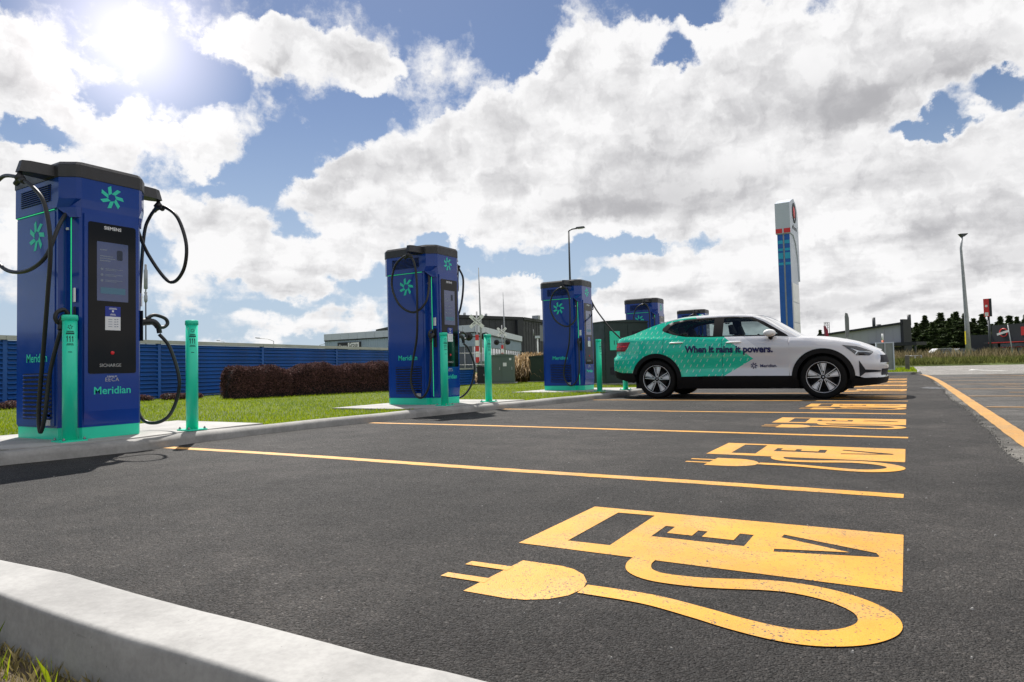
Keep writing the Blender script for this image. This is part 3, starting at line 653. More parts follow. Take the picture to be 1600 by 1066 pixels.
CABLE_FAR = [(.33, .29, 1.97), (.27, .45, 1.70), (.42, .57, 1.43), (.56, .62, 1.52), (.62, .62, 1.76), (.50, .62, 2.03), (.34, .61, 2.16), (.20, .60, 2.19), (.08, .58, 2.10), (.05, .54, 1.90), (.09, .47, 1.25), (.06, .44, .55), (.10, .46, .16), (.24, .52, .07), (.42, .58, .16), (.53, .60, .45), (.45, .56, .78), (.40, .48, .92)]
CABLE_FAR2 = [(.33, .29, 1.97), (.36, .40, 1.75), (.30, .5, 1.95), (.25, .58, 2.12), (.20, .60, 2.19), (.27, .60, 2.12), (.34, .60, 1.92), (.30, .54, 1.45), (.10, .42, .95), (.06, .42, .45), (.12, .45, .14), (.30, .52, .07), (.46, .58, .25), (.52, .60, .55), (.45, .56, .82), (.40, .48, .92)]

def make_charger(label, x, y, far='loop'):
    r = thing('charging_station', (x, y, .10), label=label, cat='EV charger', group='blue EV charging stations in a row beside the kerb')
    b = MB(); b.prism(scale_poly(side_foot(0), .995, .985), 0, .10); b.obj('plinth', M['teal'], r)
    b = MB(); b.prism(side_foot(0), .10, 1.985); body = b.obj('body', M['blue'], r)
    # front bulge with its sloping kick panel
    b = MB(); b.prism([(.468, .10), (.468, .24), (.478, .24), (.478, 1.985), (.45, 1.985), (.45, .10)], -.245, .245, axis='y')
    b2 = MB(); f = [(.472, .12), (.488, .235), (.488, 1.94), (.465, 1.94), (.465, .12)]; b2.prism(f, -.235, .235, axis='y'); b2.obj('front_panel', M['blue'], r, fix=True)
    # head with bevelled lower lip over the holsters
    h = MB(); low = [(.31, -.372), (.385, -.31), (.468, -.25), (.468, .25), (.385, .31), (.31, .372), (-.42, .37), (-.49, .32), (-.49, -.32), (-.42, -.37)]
    h.prism(low, 1.985, 2.06, top=HEAD, caps=True); h.prism(HEAD, 2.06, 2.245); h.obj('head', M['blue'], r, fix=False)
    for s in (-1, 1):   # visor wedges hanging over the recessed corners
        v = MB()
        q = [(.31, s*.37), (.452, s*.285), (.47, s*.25), (.40, s*.25), (.30, s*.30)]; q2 = [(.40, s*.31), (.455, s*.275), (.466, s*.25), (.42, s*.25), (.37, s*.28)]
        if s > 0: q = q[::-1]; q2 = q2[::-1]
        v.prism(q2[::-1], 1.90, 1.984, top=q[::-1]); v.obj('visor', M['blue'], r, fix=True)
    c = MB(); c.prism(scale_poly(HEAD, 1.012, 1.015), 2.247, 2.35); c.prism(scale_poly(HEAD, 1.012, 1.015), 2.352, 2.382, top=scale_poly(HEAD, .975, .96)); c.obj('roof_cap', M['cap'], r)
    # side panels with emblem, lettering, louvres
    for s, fc in ((-1, '-y'), (1, '+y')):
        p = MB(); p.prism(rrect(-.405, .262, .115, 1.965, .012, 2), s*.352, s*.362, axis='y'); pan = p.obj('side_panel', M['blue'], r, fix=True)
        for z0, z1, nsl, x0, x1, base in ((2.055, 2.205, 8, -.30, .20, .368), (.17, .57, 11, -.27, .21, .360)):
            par = pan
            g = MB(); g.box(x0-.008, x1+.008, min(s*base, s*(base+.0045)), max(s*base, s*(base+.0045)), z0, z1); g.obj('louvre_backing', M['slot'], par)
            st = (z1-z0)/nsl; sm = None
            for k in range(nsl):
                zc = z0+st*(k+.5)
                if sm is None:
                    q = MB(); q.prism([(0, -st*.30), (s*.013, -st*.14), (s*.013, st*.06), (0, st*.28)], x0, x1, axis='x'); sl_ = q.obj('louvre_slat', M['blue'], par, (0, s*(base+.004), zc), fix=True); sm = sl_.data
                else: link('louvre_slat', sm, par, (0, s*(base+.004), zc))
        swirl(.125, M['mint'], fc, (-.045, s*.3635, 1.78), pan)
        text('Meridian', .105, M['mint'], fc, (-.04, s*.3635, .70), pan, bold=.001)
        g = MB(); g.box(.115, .20, min(s*.3622, s*.3645), max(s*.3622, s*.3645), .12, .235); g.obj('data_plate', mat('plate_grey', (.42, .42, .42), .5), pan)
        g = MB(); g.box(-.405, .262, min(s*.363, s*.3685), max(s*.363, s*.3685), 1.975, 1.980); g.obj('light_line', M['led'], r)
        g = MB(); g.box(.373, .380, min(s*.284, s*.289), max(s*.284, s*.291), .12, 1.90); g.obj('light_strip', M['led'], r)
        g = MB(); mm = Matrix.Translation((.420, s*.2825, 0)) @ Matrix.Rotation(s*-R(-16), 4, 'Z')
        g.box(-.035, .035, -.004, .004, .85, 1.13, mtx=mm); g.obj('holster', M['slot'], r)
        g = MB(); g.box(-.024, .024, -.006, .006, 1.17, 1.29, mtx=mm); g.obj('white_sticker', M['white_vinyl'], r)
        g = MB(); g.box(-.010, .010, -.012, .012, 1.24, 1.26, mtx=Matrix.Translation((.33, s*.29, .56))); g.obj('lock_badge', M['white_vinyl'], r)
        arm(r, s)
    tube_part(CABLE_NEAR1 if far == 'loop' else CABLE_NEAR, .0165, 'charging_cable', M['rubber'], r); gun(r, -1)
    if far in ('loop', 'straight'):
        tube_part(CABLE_FAR if far == 'loop' else CABLE_FAR2, .0165, 'charging_cable', M['rubber'], r); gun(r, 1)
    # glass front
    g = MB(); g.prism(rrect(-.205, .205, .555, 1.875, .02, 4), .488, .492, axis='x'); sc = g.obj('glass_front', M['screen'], r, fix=True)
    g = MB(); g.prism(rrect(-.135, .135, 1.19, 1.71, .006, 2), .4923, .4932, axis='x'); g.obj('display', M['display'], sc, fix=True)
    text('SIEMENS', .040, M['white_vinyl'], '+x', (.4928, 0, 1.835), sc, bold=.0008)
    text('SICHARGE', .040, mat('pale_print', (.42, .42, .42), .5), '+x', (.4928, -.02, .625), sc)
    for k, (w_, zz) in enumerate(((.06, 1.64), (.11, 1.585), (.13, 1.565), (.09, 1.545))):
        g = MB(); g.box(.4934, .4938, -.11, -.11+w_, zz-.004, zz+.004); g.obj('display_line', M['grey_text'], sc)
    for k, zz in enumerate((1.47, 1.42, 1.37)):
        g = MB(); g.prism([(-.093+.012*math.cos(a), zz+.012*math.sin(a)) for a in np.linspace(0, 2*PI, 13)[:-1]], .4934, .4938, axis='x'); g.obj('display_icon', M['grey_text'], sc, fix=True)
        g = MB(); g.box(.4934, .4938, -.065, .085, zz+.003, zz+.008); g.box(.4934, .4938, -.065, .03, zz-.009, zz-.004); g.obj('display_line', M['grey_text'], sc)
    g = MB(); g.box(.4934, .4938, -.105, .11, 1.255, 1.31); g.obj('display_button', mat('display_button', (.05, .10, .16), .4, emit=(.1, .3, .4), estr=.1), sc)
    g = MB(); g.prism(rrect(.035, .085, 1.56, 1.65, .012, 3), .4934, .4938, axis='x'); g.obj('display_picture', mat('display_picture', (.02, .03, .06), .5), sc, fix=True)
    g = MB(); g.box(.4928, .494, -.066, .066, 1.055, 1.145); lb = g.obj('blue_notice', M['label_blue'], sc)
    g = MB(); g.box(.4928, .494, -.066, .066, .935, 1.055); lw_ = g.obj('white_notice', M['white_vinyl'], sc)
    for zz, w_ in ((1.130, .06), (1.122, .07), (1.078, .04), (1.07, .05)):
        g = MB(); g.box(.4941, .4945, -w_/2, w_/2, zz-.002, zz+.002); g.obj('notice_line', M['white_vinyl'], lb)
    g = MB(); g.box(.4941, .4945, -.008, .008, 1.095, 1.112); g.obj('notice_icon', M['white_vinyl'], lb)
    for k in range(4):
        zz = 1.03-k*.021
        g = MB(); g.box(.4941, .4945, -.04, -.005, zz-.002, zz+.002); g.box(.4941, .4945, .01, .03, zz-.003, zz+.003); g.box(.4941, .4945, .036, .046, zz-.002, zz+.006); g.obj('notice_line', M['grey_text'], lw_)
    g = MB(); g.lathe([(0, .0), (.016, .0), (.016, .006), (.011, .010), (0, .010)], 14, Matrix.Translation((.492, -.005, .735)) @ FACE['+x']); g.obj('red_button', M['red'], r)
    swirl(.095, M['mint'], '+x', (.4705, .005, 2.055+.065), r)
    text('FUNDED BY', .016, M['white_vinyl'], '+x', (.4885, -.005, .528), r); text('EECA', .048, mat('pale_print', (.42, .42, .42), .5), '+x', (.4885, -.005, .500), r, spacing=1.1)
    text('Meridian', .092, M['mint'], '+x', (.4885, 0, .405), r, bold=.0012)
    return r
make_charger('nearest and largest blue charging station, at the left edge, cables looping on both sides', -6.52, 3.27)
make_charger('second blue charging station from the left, standing in front of the burgundy hedge end', -6.44, 8.22, 'straight')
ch3 = make_charger('third blue charging station, whose cable runs to the parked car', -6.43, 13.33, 'plugged')
make_charger('fourth blue charging station, half hidden behind the rear of the car', -6.43, 18.42, 'straight')
make_charger('fifth and farthest blue charging station, only its dark cap showing above the car roof', -6.43, 23.5, 'straight')
P = [(.20, .60, 2.19), (.27, .60, 2.08), (.50, .45, 1.75), (.95, .20, 1.28), (1.30, .08, .98), (1.52, .05, .76), (1.66, .1, .62), (1.82, .16, .72), (1.86, .19, .80)]
tube_part(P, .0165, 'charging_cable', M['rubber'], ch3)
tube_part([(.33, .29, 1.97), (.40, .45, 1.78), (.33, .56, 1.98), (.20, .60, 2.18)], .0165, 'charging_cable', M['rubber'], ch3)

# ------------------------------------------------------------------ teal bollards
def make_bollard():
    r = thing('bollard')
    b = MB(); b.lathe([(.0, 0), (.054, 0), (.054, 1.015), (0, 1.015)], 28); b.obj('post', M['teal'], r)
    b = MB(); b.lathe([(.0545, 1.0), (.059, 1.003), (.059, 1.038), (.054, 1.046), (0, 1.050)], 28); b.obj('cap', M['teal'], r)
    b = MB(); b.prism(rrect(-.10, .10, -.10, .10, .012, 3), .0, .012); pl = b.obj('base_plate', M['teal'], r)
    for sx in (-1, 1):
        for sy in (-1, 1): q = MB(); q.lathe([(0, .012), (.011, .012), (.011, .024), (.006, .026), (.006, .034), (0, .034)], 6, Matrix.Translation((sx*.078, sy*.078, 0))); q.obj('bolt', M['bolt'], pl)
    for name, w_, z0, z1 in (('text_line', .95, .905, .912), ('text_line', 1.15, .885, .899), ('text_line', .8, .803, .808), ('text_line', 1.0, .794, .799), ('text_line', .5, .735, .741)):
        q = MB(); n = 8; A = R(-22)
        q.add([(.0548*math.cos(A+w_*(i/n-.5)), .0548*math.sin(A+w_*(i/n-.5)), z) for z in (z0, z1) for i in range(n+1)], [(i, i+1, n+2+i, n+1+i) for i in range(n)]); q.obj(name, M['black_print'], r)
    for k in range(3):
        A = R(-22)+(k-1)*.36; q = MB()
        for (a0, a1, z0, z1) in ((-.05, .05, .822, .872), (-.13, -.05, .855, .865)):
            q.add([(.0549*math.cos(A+a), .0549*math.sin(A+a), z) for z in (z0, z1) for a in (a0, a1)], [(0, 1, 3, 2)])
        q.obj('numeral', M['black_print'], r)
    q = MB(); 
    for k in range(6):
        a = R(-22)+.02*0; c = Vector((0, .945)); t = 2*PI*k/6
        pts = [(c.x+.018*math.cos(t+d)*f, c.y+.018*math.sin(t+d)*f) for d, f in ((0, .45), (0, 1), (.5, 1), (.5, .5))]
        q.add([(.0549*math.cos(a+u/.055), .0549*math.sin(a+u/.055), z) for u, z in pts], [(0, 1, 2, 3)])
    q.obj('emblem', M['black_print'], r)
    return r
bol = [(-5.99, 2.90, 'teal steel bollard in front of the nearest charging station, 111 printed near its top'), (-5.885, 3.93, 'teal steel bollard standing on the pad just right of the nearest charging station'),
       (-5.72, 7.74, 'teal steel bollard hiding the front corner of the second charging station'), (-5.60, 8.72, 'teal steel bollard just right of the second charging station, before the crossing signals'),
       (-5.33, 12.42, 'teal steel bollard at the front corner of the third charging station'), (-5.10, 13.25, 'teal steel bollard right beside the rear of the parked car'),
       (-5.45, 17.7, 'teal bollard of the fourth charging station, hidden behind the car'), (-5.45, 19.0, 'teal bollard right of the fourth charging station, behind the car')]
b0 = None
for i, (x, y, lab) in enumerate(bol[:6]):
    o = make_bollard() if b0 is None else copy_tree(b0)
    b0 = b0 or o
    o.location = (x, y, .10); o.rotation_euler = (0, 0, random.uniform(-.1, .1)); tag(o, lab, 'bollard', 'teal bollards guarding the chargers')

# ------------------------------------------------------------------ the parked car
CX, CY = -4.87, 12.60
plan = [(0, 0), (.004, .20), (.015, .40), (.04, .60), (.09, .72), (.17, .80), (.28, .855), (.45, .890), (.8, .915), (1.4, .925), (2.2, .930), (3.0, .925), (3.6, .918), (4.0, .895), (4.2, .862), (4.34, .805), (4.44, .725), (4.51, .61), (4.56, .45), (4.59, .25), (4.60, 0)]
PP = [Vector((p.x, p.y)) for p in crom([(a, b, 0) for a, b in plan], 12)]
arc = [0]
for i in range(1, len(PP)): arc.append(arc[-1]+(PP[i]-PP[i-1]).length)
arc = np.array(arc); PX_ = np.array([p.x for p in PP]); PY_ = np.array([p.y for p in PP])
i22 = int(np.argmin(abs(PX_-2.2))); arc = arc-arc[i22]+2.2     # s equals x about mid-car
S0, S1 = float(arc[0]), float(arc[-1])
def s_of(x): return float(np.interp(x, PX_, arc))
def pt(s): return float(np.interp(s, arc, PX_)), float(np.interp(s, arc, PY_))
def nrm(s):
    a = Vector(pt(s-.03)); b = Vector(pt(s+.03)); t = b-a
    if t.length < 1e-6: t = Vector((1, 0))
    t.normalize(); n = Vector((-t.y, t.x))
    if s < S0+.03: n = Vector((-1, 0)).lerp(n, .5).normalized() if s > S0+1e-4 else Vector((-1, 0))
    if s > S1-.03: n = Vector((1, 0)).lerp(n, .5).normalized() if s < S1-1e-4 else Vector((1, 0))
    return n
topline = smooth_table([(0, 1.10), (.2, 1.11), (.6, 1.105), (1.1, 1.09), (2.0, 1.052), (2.4, 1.045), (2.9, 1.03), (3.2, .998), (3.58, .975), (3.94, .915), (4.22, .853), (4.4, .79), (4.5, .755), (4.6, .745)])
def sst(a, b, x): t = max(0, min(1, (x-a)/(b-a))); return t*t*(3-2*t)
def skin(s, z, off=0.0):
    x, y = pt(s); n = nrm(s); tz = topline(x)
    v = -max(0, .36-z)*.30
    t = tz-z
    if t < .10: v -= .045*((.10-max(t, -.02))/.10)**2
    v += .016*math.exp(-((z-.86)/.10)**2)*sst(.3, .9, x)*(1-sst(3.6, 4.2, x))
    v -= .024*math.exp(-((z-.52)/.12)**2)*sst(1.3, 1.7, x)*(1-sst(3.0, 3.35, x))
    for cx in (.965, 3.70): v += .022*math.exp(-((x-cx)/.42)**2)*math.exp(-((z-.62)/.22)**2)
    rear = 1-sst(.15, .75, x); v -= rear*(.055*sst(.74, .80, z)+.03*(1-sst(.35, .55, z))); v -= rear*.02*sst(.9, 1.02, z)*(1-sst(1.03, 1.09, z))
    fr = sst(4.1, 4.5, x); v -= fr*max(0, z-.58)*.25; v -= fr*.03*(math.exp(-((z-.40)/.05)**2))
    v += off
    return x+n.x*v, max(0.0, y+n.y*v), z
beltx = lambda x: topline(x)
rail = smooth_table([(.20, 1.125), (.45, 1.18), (.70, 1.265), (.95, 1.345), (1.2, 1.398), (1.5, 1.428), (1.9, 1.437), (2.3, 1.430), (2.6, 1.402), (2.80, 1.330), (3.0, 1.205), (3.2, 1.080), (3.36, .995)])
crown = smooth_table([(.20, .015), (.45, .03), (.9, .045), (1.3, .065), (1.9, .055), (2.4, .052), (2.7, .065), (3.0, .07), (3.36, .05)])
gbase = smooth_table([(.15, .62), (.4, .68), (.8, .78), (1.2, .845), (1.6, .868), (2.2, .875), (2.8, .868), (3.1, .835), (3.36, .78)])
def green(x, z, off=0.0):
    h = z-beltx(x); y = gbase(x)-.50*max(h, 0)-.16*max(h, 0)**2
    return x, y+off*.87, z+off*.45
def cdt_panel(outline, step, fn, mb, both=True, holes=(), side=1, off=0.0, smooth=True, thick=0.0):
    pts = []
    def dens(lp):
        out = []
        for i in range(len(lp)):
            a = Vector(lp[i]); b = Vector(lp[(i+1) % len(lp)]); n = max(1, int((b-a).length/step+.5))
            out += [a.lerp(b, k/n) for k in range(n)]
        return out
    loops = [dens(outline)]+[dens(h) for h in holes]
    vs = []; es = []
    for lp in loops: o = len(vs); vs += lp; es += [(o+i, o+(i+1) % len(lp)) for i in range(len(lp))]
    xs = [p[0] for p in outline]; zs = [p[1] for p in outline]
    x = min(xs)+step*.5
    while x < max(xs):
        z = min(zs)+step*.5
        while z < max(zs):
            if inside((x, z), loops[0]) and not any(inside((x, z), l) for l in loops[1:]):
                if min((Vector((x, z))-p).length for p in vs[:sum(len(l) for l in loops)]) > step*.45: vs.append(Vector((x, z)))
            z += step
        x += step
    V, E_, F, *_ = delaunay_2d_cdt(vs, es, [], 0, 1e-6)
    keep = []
    for f in F:
        c = (V[f[0]]+V[f[1]]+V[f[2]])/3
        if inside(c, loops[0]) and not any(inside(c, l) for l in loops[1:]): keep.append(tuple(f) if tri_up(V, f) else tuple(reversed(f)))
    sides = (1, -1) if both else (side,)
    for sd_ in sides:
        W = [fn(v.x, v.y, off) for v in V]; W = [(a, sd_*b, c) for a, b, c in W]
        FF = keep if sd_ < 0 else [tuple(reversed(f)) for f in keep]
        mb.add(W, FF, smooth)
        if thick:
            k = len(loops[0]); W2 = [fn(v.x, v.y, off-thick) for v in loops[0]]; W1 = [fn(v.x, v.y, off) for v in loops[0]]
            vv = [(a, sd_*b, c) for a, b, c in W1+W2]; mb.add(vv, [(i, (i+1) % k, k+(i+1) % k, k+i) for i in range(k)])
    return mb
def car_paint():
    m, t, b = base_mat('car_wrap_paint'); M['feather'] = None
    co = t.node('ShaderNodeTexCoord').outputs['Object']; s = t.node('ShaderNodeSeparateXYZ', {0: co}).outputs
    x, z = s[0], s[2]
    # wrap outline: arrow point on the front door; white roof
    l1 = t.math('SUBTRACT', t.math('ADD', 2.18, t.math('MULTIPLY', t.math('SUBTRACT', 1.05, z), 1.237)), x)   # >0 behind upper edge
    l2 = t.math('SUBTRACT', t.math('ADD', 2.15, t.math('MULTIPLY', t.math('SUBTRACT', z, .38), 1.724)), x)
    low = t.math('MINIMUM', l1, l2)
    roof = t.math('SUBTRACT', t.math('SUBTRACT', 2.98, t.math('MULTIPLY', z, .93)), x)
    isroof = t.math('GREATER_THAN', z, 1.10)
    d = t.math('ADD', t.math('MULTIPLY', isroof, roof), t.math('MULTIPLY', t.math('SUBTRACT', 1.0, isroof), low))
    g = t.math('GREATER_THAN', d, 0.0)
    # rain strokes, staggered
    row = t.math('FLOOR', t.math('DIVIDE', z, .088)); u = t.math('ADD', t.math('DIVIDE', x, .112), t.math('MULTIPLY', row, .38))
    cell = t.node('ShaderNodeCombineXYZ', {0: t.math('FLOOR', u), 1: row}).outputs[0]
    rn = t.node('ShaderNodeTexWhiteNoise', {0: cell}, noise_dimensions='2D').outputs['Value']
    fu = t.math('MULTIPLY', t.math('SUBTRACT', t.math('FRACT', u), .5), .112); fv = t.math('SUBTRACT', t.math('SUBTRACT', z, t.math('MULTIPLY', row, .088)), .044)
    th = R(28); a = t.math('ADD', t.math('MULTIPLY', fu, math.sin(th)), t.math('MULTIPLY', fv, math.cos(th))); c = t.math('SUBTRACT', t.math('MULTIPLY', fu, math.cos(th)), t.math('MULTIPLY', fv, math.sin(th)))
    stroke = t.math('MULTIPLY', t.math('LESS_THAN', t.math('ABSOLUTE', a), .027), t.math('LESS_THAN', t.math('ABSOLUTE', c), .0065))
    stroke = t.math('MULTIPLY', stroke, t.math('GREATER_THAN', rn, .12))
    gc = t.mix(stroke, C4((.008, .60, .385)), (.46, .70, .62, 1))
    # paler diagonal band in the white, just ahead of the upper wrap edge
    band = t.math('MULTIPLY', t.math('MULTIPLY', t.math('LESS_THAN', l1, 0.0), t.math('GREATER_THAN', l1, -.30)), t.math('GREATER_THAN', z, .80))
    wc = t.mix(band, (.66, .66, .69, 1), (.80, .80, .82, 1))
    col = t.mix(g, wc, gc)
    t.l.new(col, b.inputs['Base Color']); b.inputs['Roughness'].default_value = .22; b.inputs['Coat Weight'].default_value = 1.0; b.inputs['Coat Roughness'].default_value = .05; b.inputs['Metallic'].default_value = .05
    return m
def make_wheel(parent, x, side):
    w = thing('wheel', (x, side*.800, .345)); w.parent = parent
    s = side; T = Matrix.Rotation(-s*PI/2, 4, 'X')    # lathe axis to +-y (outwards)
    b = MB(); pr = [(.245, -.105), (.262, -.115), (.318, -.120), (.336, -.105), (.345, -.07), (.345, .07), (.336, .105), (.318, .120), (.262, .118), (.246, .108), (.240, .06), (.240, -.06)]
    b.lathe(pr, 48, T, True); b.obj('tyre', M['tyre'], w, fix=True)
    b = MB(); b.lathe([(.247, .104), (.236, .108), (.229, .098), (.224, .05), (.222, -.09)], 48, T); b.obj('rim', M['rimdark'], w, fix=True)
    b = MB(); b.lathe([(.2505, .102), (.2505, .1115), (.2445, .1115), (.2445, .102)], 48, T, True); b.obj('rim_lip', M['rim'], w, fix=True)
    b = MB(); b.lathe([(0, .01), (.165, .01), (.165, -.01), (0, -.01)], 32, T); b.obj('brake_disc', M['disc'], w, fix=True)
    b = MB(); b.lathe([(0, -.06), (.222, -.06)], 24, T); b.obj('hub_backing', M['slot'], w)
    hub = MB(); hub.lathe([(0, .088), (.022, .088), (.034, .083), (.040, .06), (.040, .0)], 20, T); hub.obj('hub', M['rimdark'], w, fix=True)
    hc = MB(); hc.lathe([(0, .091), (.010, .091), (.010, .086)], 8, T); hc.obj('hub_badge', M['rim'], w, fix=True)
    for k in range(5):
        a0 = PI/2+2*PI*k/5+.05*(1 if x > 2 else -1); mm = T @ Matrix.Rotation(a0, 4, 'Z')
        q = MB(); # dark spoke carrier, then the bright machined wedge and its thin companion rib
        q.prism([(.030, -.020), (.228, -.074), (.228, .074), (.030, .020)], .060, .078, mtx=mm); sp_ = q.obj('spoke', M['rimdark'], w, fix=True)
        q = MB(); q.prism([(.095, -.018), (.228, -.062), (.228, .020), (.100, -.002)], .0782, .088, mtx=mm, top=[(.100, -.016), (.232, -.058), (.232, .014), (.105, -.006)]); q.obj('machined_face', M['rim'], sp_, fix=True)
        for (p, q2, wd) in (((.036, -.012), (.234, -.070), .0035), ((.036, .012), (.234, .066), .0045), ((.036, -.004), (.234, .030), .003)):
            d = Vector((q2[0]-p[0], q2[1]-p[1])).normalized(); n = Vector((-d.y, d.x))*wd; e = MB()
            e.prism([(p[0]-n.x, p[1]-n.y), (q2[0]-n.x, q2[1]-n.y), (q2[0]+n.x, q2[1]+n.y), (p[0]+n.x, p[1]+n.y)], .0781, .0905, mtx=mm); e.obj('rib', M['rim'], sp_, fix=True)
    return w
def make_car():
    r = thing('parked_car', (CX, CY, 0), label='white hatchback with mint green rear wrap and rain strokes, parked and plugged in', cat='car')
    paint = car_paint(); RA, FA, RAD = (.965, .345), (3.70, .345), .452
    def arcp(c, rad, a0, a1, n=16): return [(c[0]+rad*math.cos(R(a0+(a1-a0)*i/n)), c[1]+rad*math.sin(R(a0+(a1-a0)*i/n))) for i in range(n+1)]
    def tl(x0, x1, n): return [(s_of(x0+(x1-x0)*i/n), topline(x0+(x1-x0)*i/n)) for i in range(n+1)]
    def tls(s0, s1, n): return [(s0+(s1-s0)*i/n, topline(pt(s0+(s1-s0)*i/n)[0])) for i in range(n+1)]
    body = MB()
    a72 = math.degrees(math.acos((1.105-RA[0])/RAD))
    rearo = [(S0, .49), (s_of(.10), .50), (s_of(.30), .455)]+arcp(RA, RAD, 166, a72)+[(1.105, 1.0)]+tls(s_of(1.105), S0, 14)
    cdt_panel(rearo, .045, skin, body)
    fronto = [(3.206, .36), (3.25, .36)]+arcp(FA, RAD, 178, 3)+[(s_of(4.30), .32), (s_of(4.5), .315), (S1, .315)]+tls(S1, s_of(3.206), 14)
    cdt_panel(fronto, .045, skin, body)
    # hood and boot lid: rows across the car
    def rows(ss, zc, pw=2.4, n=14):
        vs = []
        for s in ss:
            x0, y0, z0 = skin(s, topline(pt(s)[0]))
            for j in range(n+1):
                u = -1+2*j/n; vs.append((x0, y0*u, z0+(zc(x0)-z0)*(1-abs(u)**pw)))
        body.add(vs, [(i*(n+1)+j, i*(n+1)+j+1, (i+1)*(n+1)+j+1, (i+1)*(n+1)+j) for i in range(len(ss)-1) for j in range(n)], True)
    zh = smooth_table([(3.1, 1.07), (3.3, 1.055), (3.54, 1.035), (3.76, 1.012), (3.98, .970), (4.2, .912), (4.34, .855), (4.47, .79), (4.6, .745)])
    rows(np.linspace(3.19, S1, 30), zh)
    zb = smooth_table([(0, 1.115), (.05, 1.125), (.3, 1.14), (.6, 1.15), (1.1, 1.12)])
    rows(np.linspace(S0, 1.12, 22), zb)
    body.obj('body', paint, r, fix=False)
    # doors
    for side in (-1, 1):
        ro = arcp(RA, RAD, a72-.9, 4, 10)+[(2.140, .372)]+[(2.140, 1.0)]+tl(2.140, 1.111, 8)
        b = MB(); cdt_panel(ro, .06, skin, b, False, (), side, thick=.02); d1 = b.obj('rear_door', paint, r)
        fo = [(2.146, .372), (3.20, .366), (3.215, .68), (3.20, .96)]+tl(3.200, 2.146, 8)
        b = MB(); cdt_panel(fo, .06, skin, b, False, (), side, thick=.02); d2 = b.obj('front_door', paint, r)
        for d, x0, zz in ((d1, 1.23, .985), (d2, 2.22, .955)):
            h = MB(); yy = side*(skin(x0+.1, zz)[1]+.012)
            h.tube([(x0, yy-side*.012, zz), (x0+.02, yy+side*.006, zz), (x0+.12, yy+side*.012, zz), (x0+.22, yy+side*.006, zz), (x0+.24, yy-side*.012, zz)], [.010, .014, .015, .014, .010], 8); h.obj('door_handle', M['whitepaint'], d)
        # black sill and arch trims
        b = MB(); so = [(1.33, .17)]+[(1.33, .30), (1.412, .385), (2.2, .388), (3.27, .376), (3.34, .30), (3.34, .165)]
        cdt_panel(so, .06, skin, b, False, (), side, .006, thick=.03); b.obj('sill_trim', M['clad'], r)
        for c, a0, a1 in ((RA, 167, -12), (FA, 191, -8)):
            ring = arcp(c, .462, a0, a1, 26)+arcp(c, .385, a1, a0, 26)
            b = MB(); cdt_panel(ring, .04, skin, b, False, (), side, .012, thick=.09); b.obj('arch_trim', M['clad'], r)
        # lamps, intakes
        lo = [(s_of(.02), .985), (s_of(.02), 1.035), (s_of(.46), 1.035), (s_of(.40), .93), (s_of(.34), .865), (s_of(.05), .875), (s_of(.04), .93)]
        b = MB(); cdt_panel(lo, .03, skin, b, False, (), side, .006, thick=.02); tlp = b.obj('tail_lamp', M['lampred'], r)
        b = MB(); cdt_panel([(s_of(.05), .940), (s_of(.05), .955), (s_of(.40), .968), (s_of(.40), .953)], .03, skin, b, False, (), side, .010, thick=.006); b.obj('lamp_strip', mat('lamp_strip_red', (.6, .02, .02), .2), tlp)
        ho = [(s_of(3.99), .850), (s_of(4.20), .822), (s_of(4.37), .765), (s_of(4.45), .735), (s_of(4.43), .715), (s_of(4.37), .675), (s_of(4.18), .680), (s_of(4.09), .765)]
        b = MB(); cdt_panel(ho, .03, skin, b, False, (), side, .006, thick=.02); hl = b.obj('headlamp', M['lampglass'], r)
        for q in ([(s_of(4.10), .800), (s_of(4.22), .750), (s_of(4.42), .728), (s_of(4.42), .718), (s_of(4.21), .737), (s_of(4.17), .690), (s_of(4.155), .690), (s_of(4.19), .742)],):
            b = MB(); cdt_panel(q, .02, skin, b, False, (), side, .010, thick=.006); b.obj('running_light', M['chrome'], hl)
        io = [(s_of(4.215), .60), (s_of(4.30), .455), (s_of(4.52), .435), (s_of(4.52), .415), (s_of(4.30), .405), (s_of(4.22), .345)]
        b = MB(); cdt_panel(io, .03, skin, b, False, (), side, .005, thick=.012); b.obj('side_intake', M['slot'], r)
        # window surround with two panes
        f0 = [(1.045, 1.225), (1.06, 1.27), (1.14, 1.335), (1.26, 1.375), (1.5, 1.408), (1.9, 1.418), (2.3, 1.412), (2.62, 1.385), (2.80, 1.30), (3.0, 1.170), (3.16, 1.062), (3.20, 1.022), (2.9, 1.045), (2.4, 1.057), (1.85, 1.065), (1.5, 1.085), (1.28, 1.13), (1.10, 1.19)]
        p1 = [(1.16, 1.235), (1.20, 1.295), (1.30, 1.345), (1.5, 1.378), (1.98, 1.392), (1.98, 1.085), (1.8, 1.087), (1.55, 1.105), (1.32, 1.155)]
        p2 = [(2.145, 1.392), (2.35, 1.387), (2.56, 1.368), (2.70, 1.300), (2.88, 1.185), (3.03, 1.08), (2.9, 1.065), (2.145, 1.080)]
        b = MB(); cdt_panel(f0, .06, green, b, False, [p1, p2], side, .0, thick=.02); b.obj('window_frame', M['clad'], r)
        for q, nmx in ((p1, 'rear_window'), (p2, 'front_window')):
            b = MB(); cdt_panel(q, .06, green, b, False, (), side, -.006); b.obj(nmx, M['glass'], r)
        pil = [(x, beltx(x)-.002) for x in np.linspace(.20, 3.30, 30)]+[(x, rail(x)) for x in np.linspace(3.34, .20, 40)]
        b = MB(); cdt_panel(pil, .055, green, b, False, [[(x+(0 if True else 0), z) for x, z in f0]], side, .0); b.obj('pillar_panel', paint, r)
        # mirror
        mx, mz = 2.93, 1.075; my = side*.96
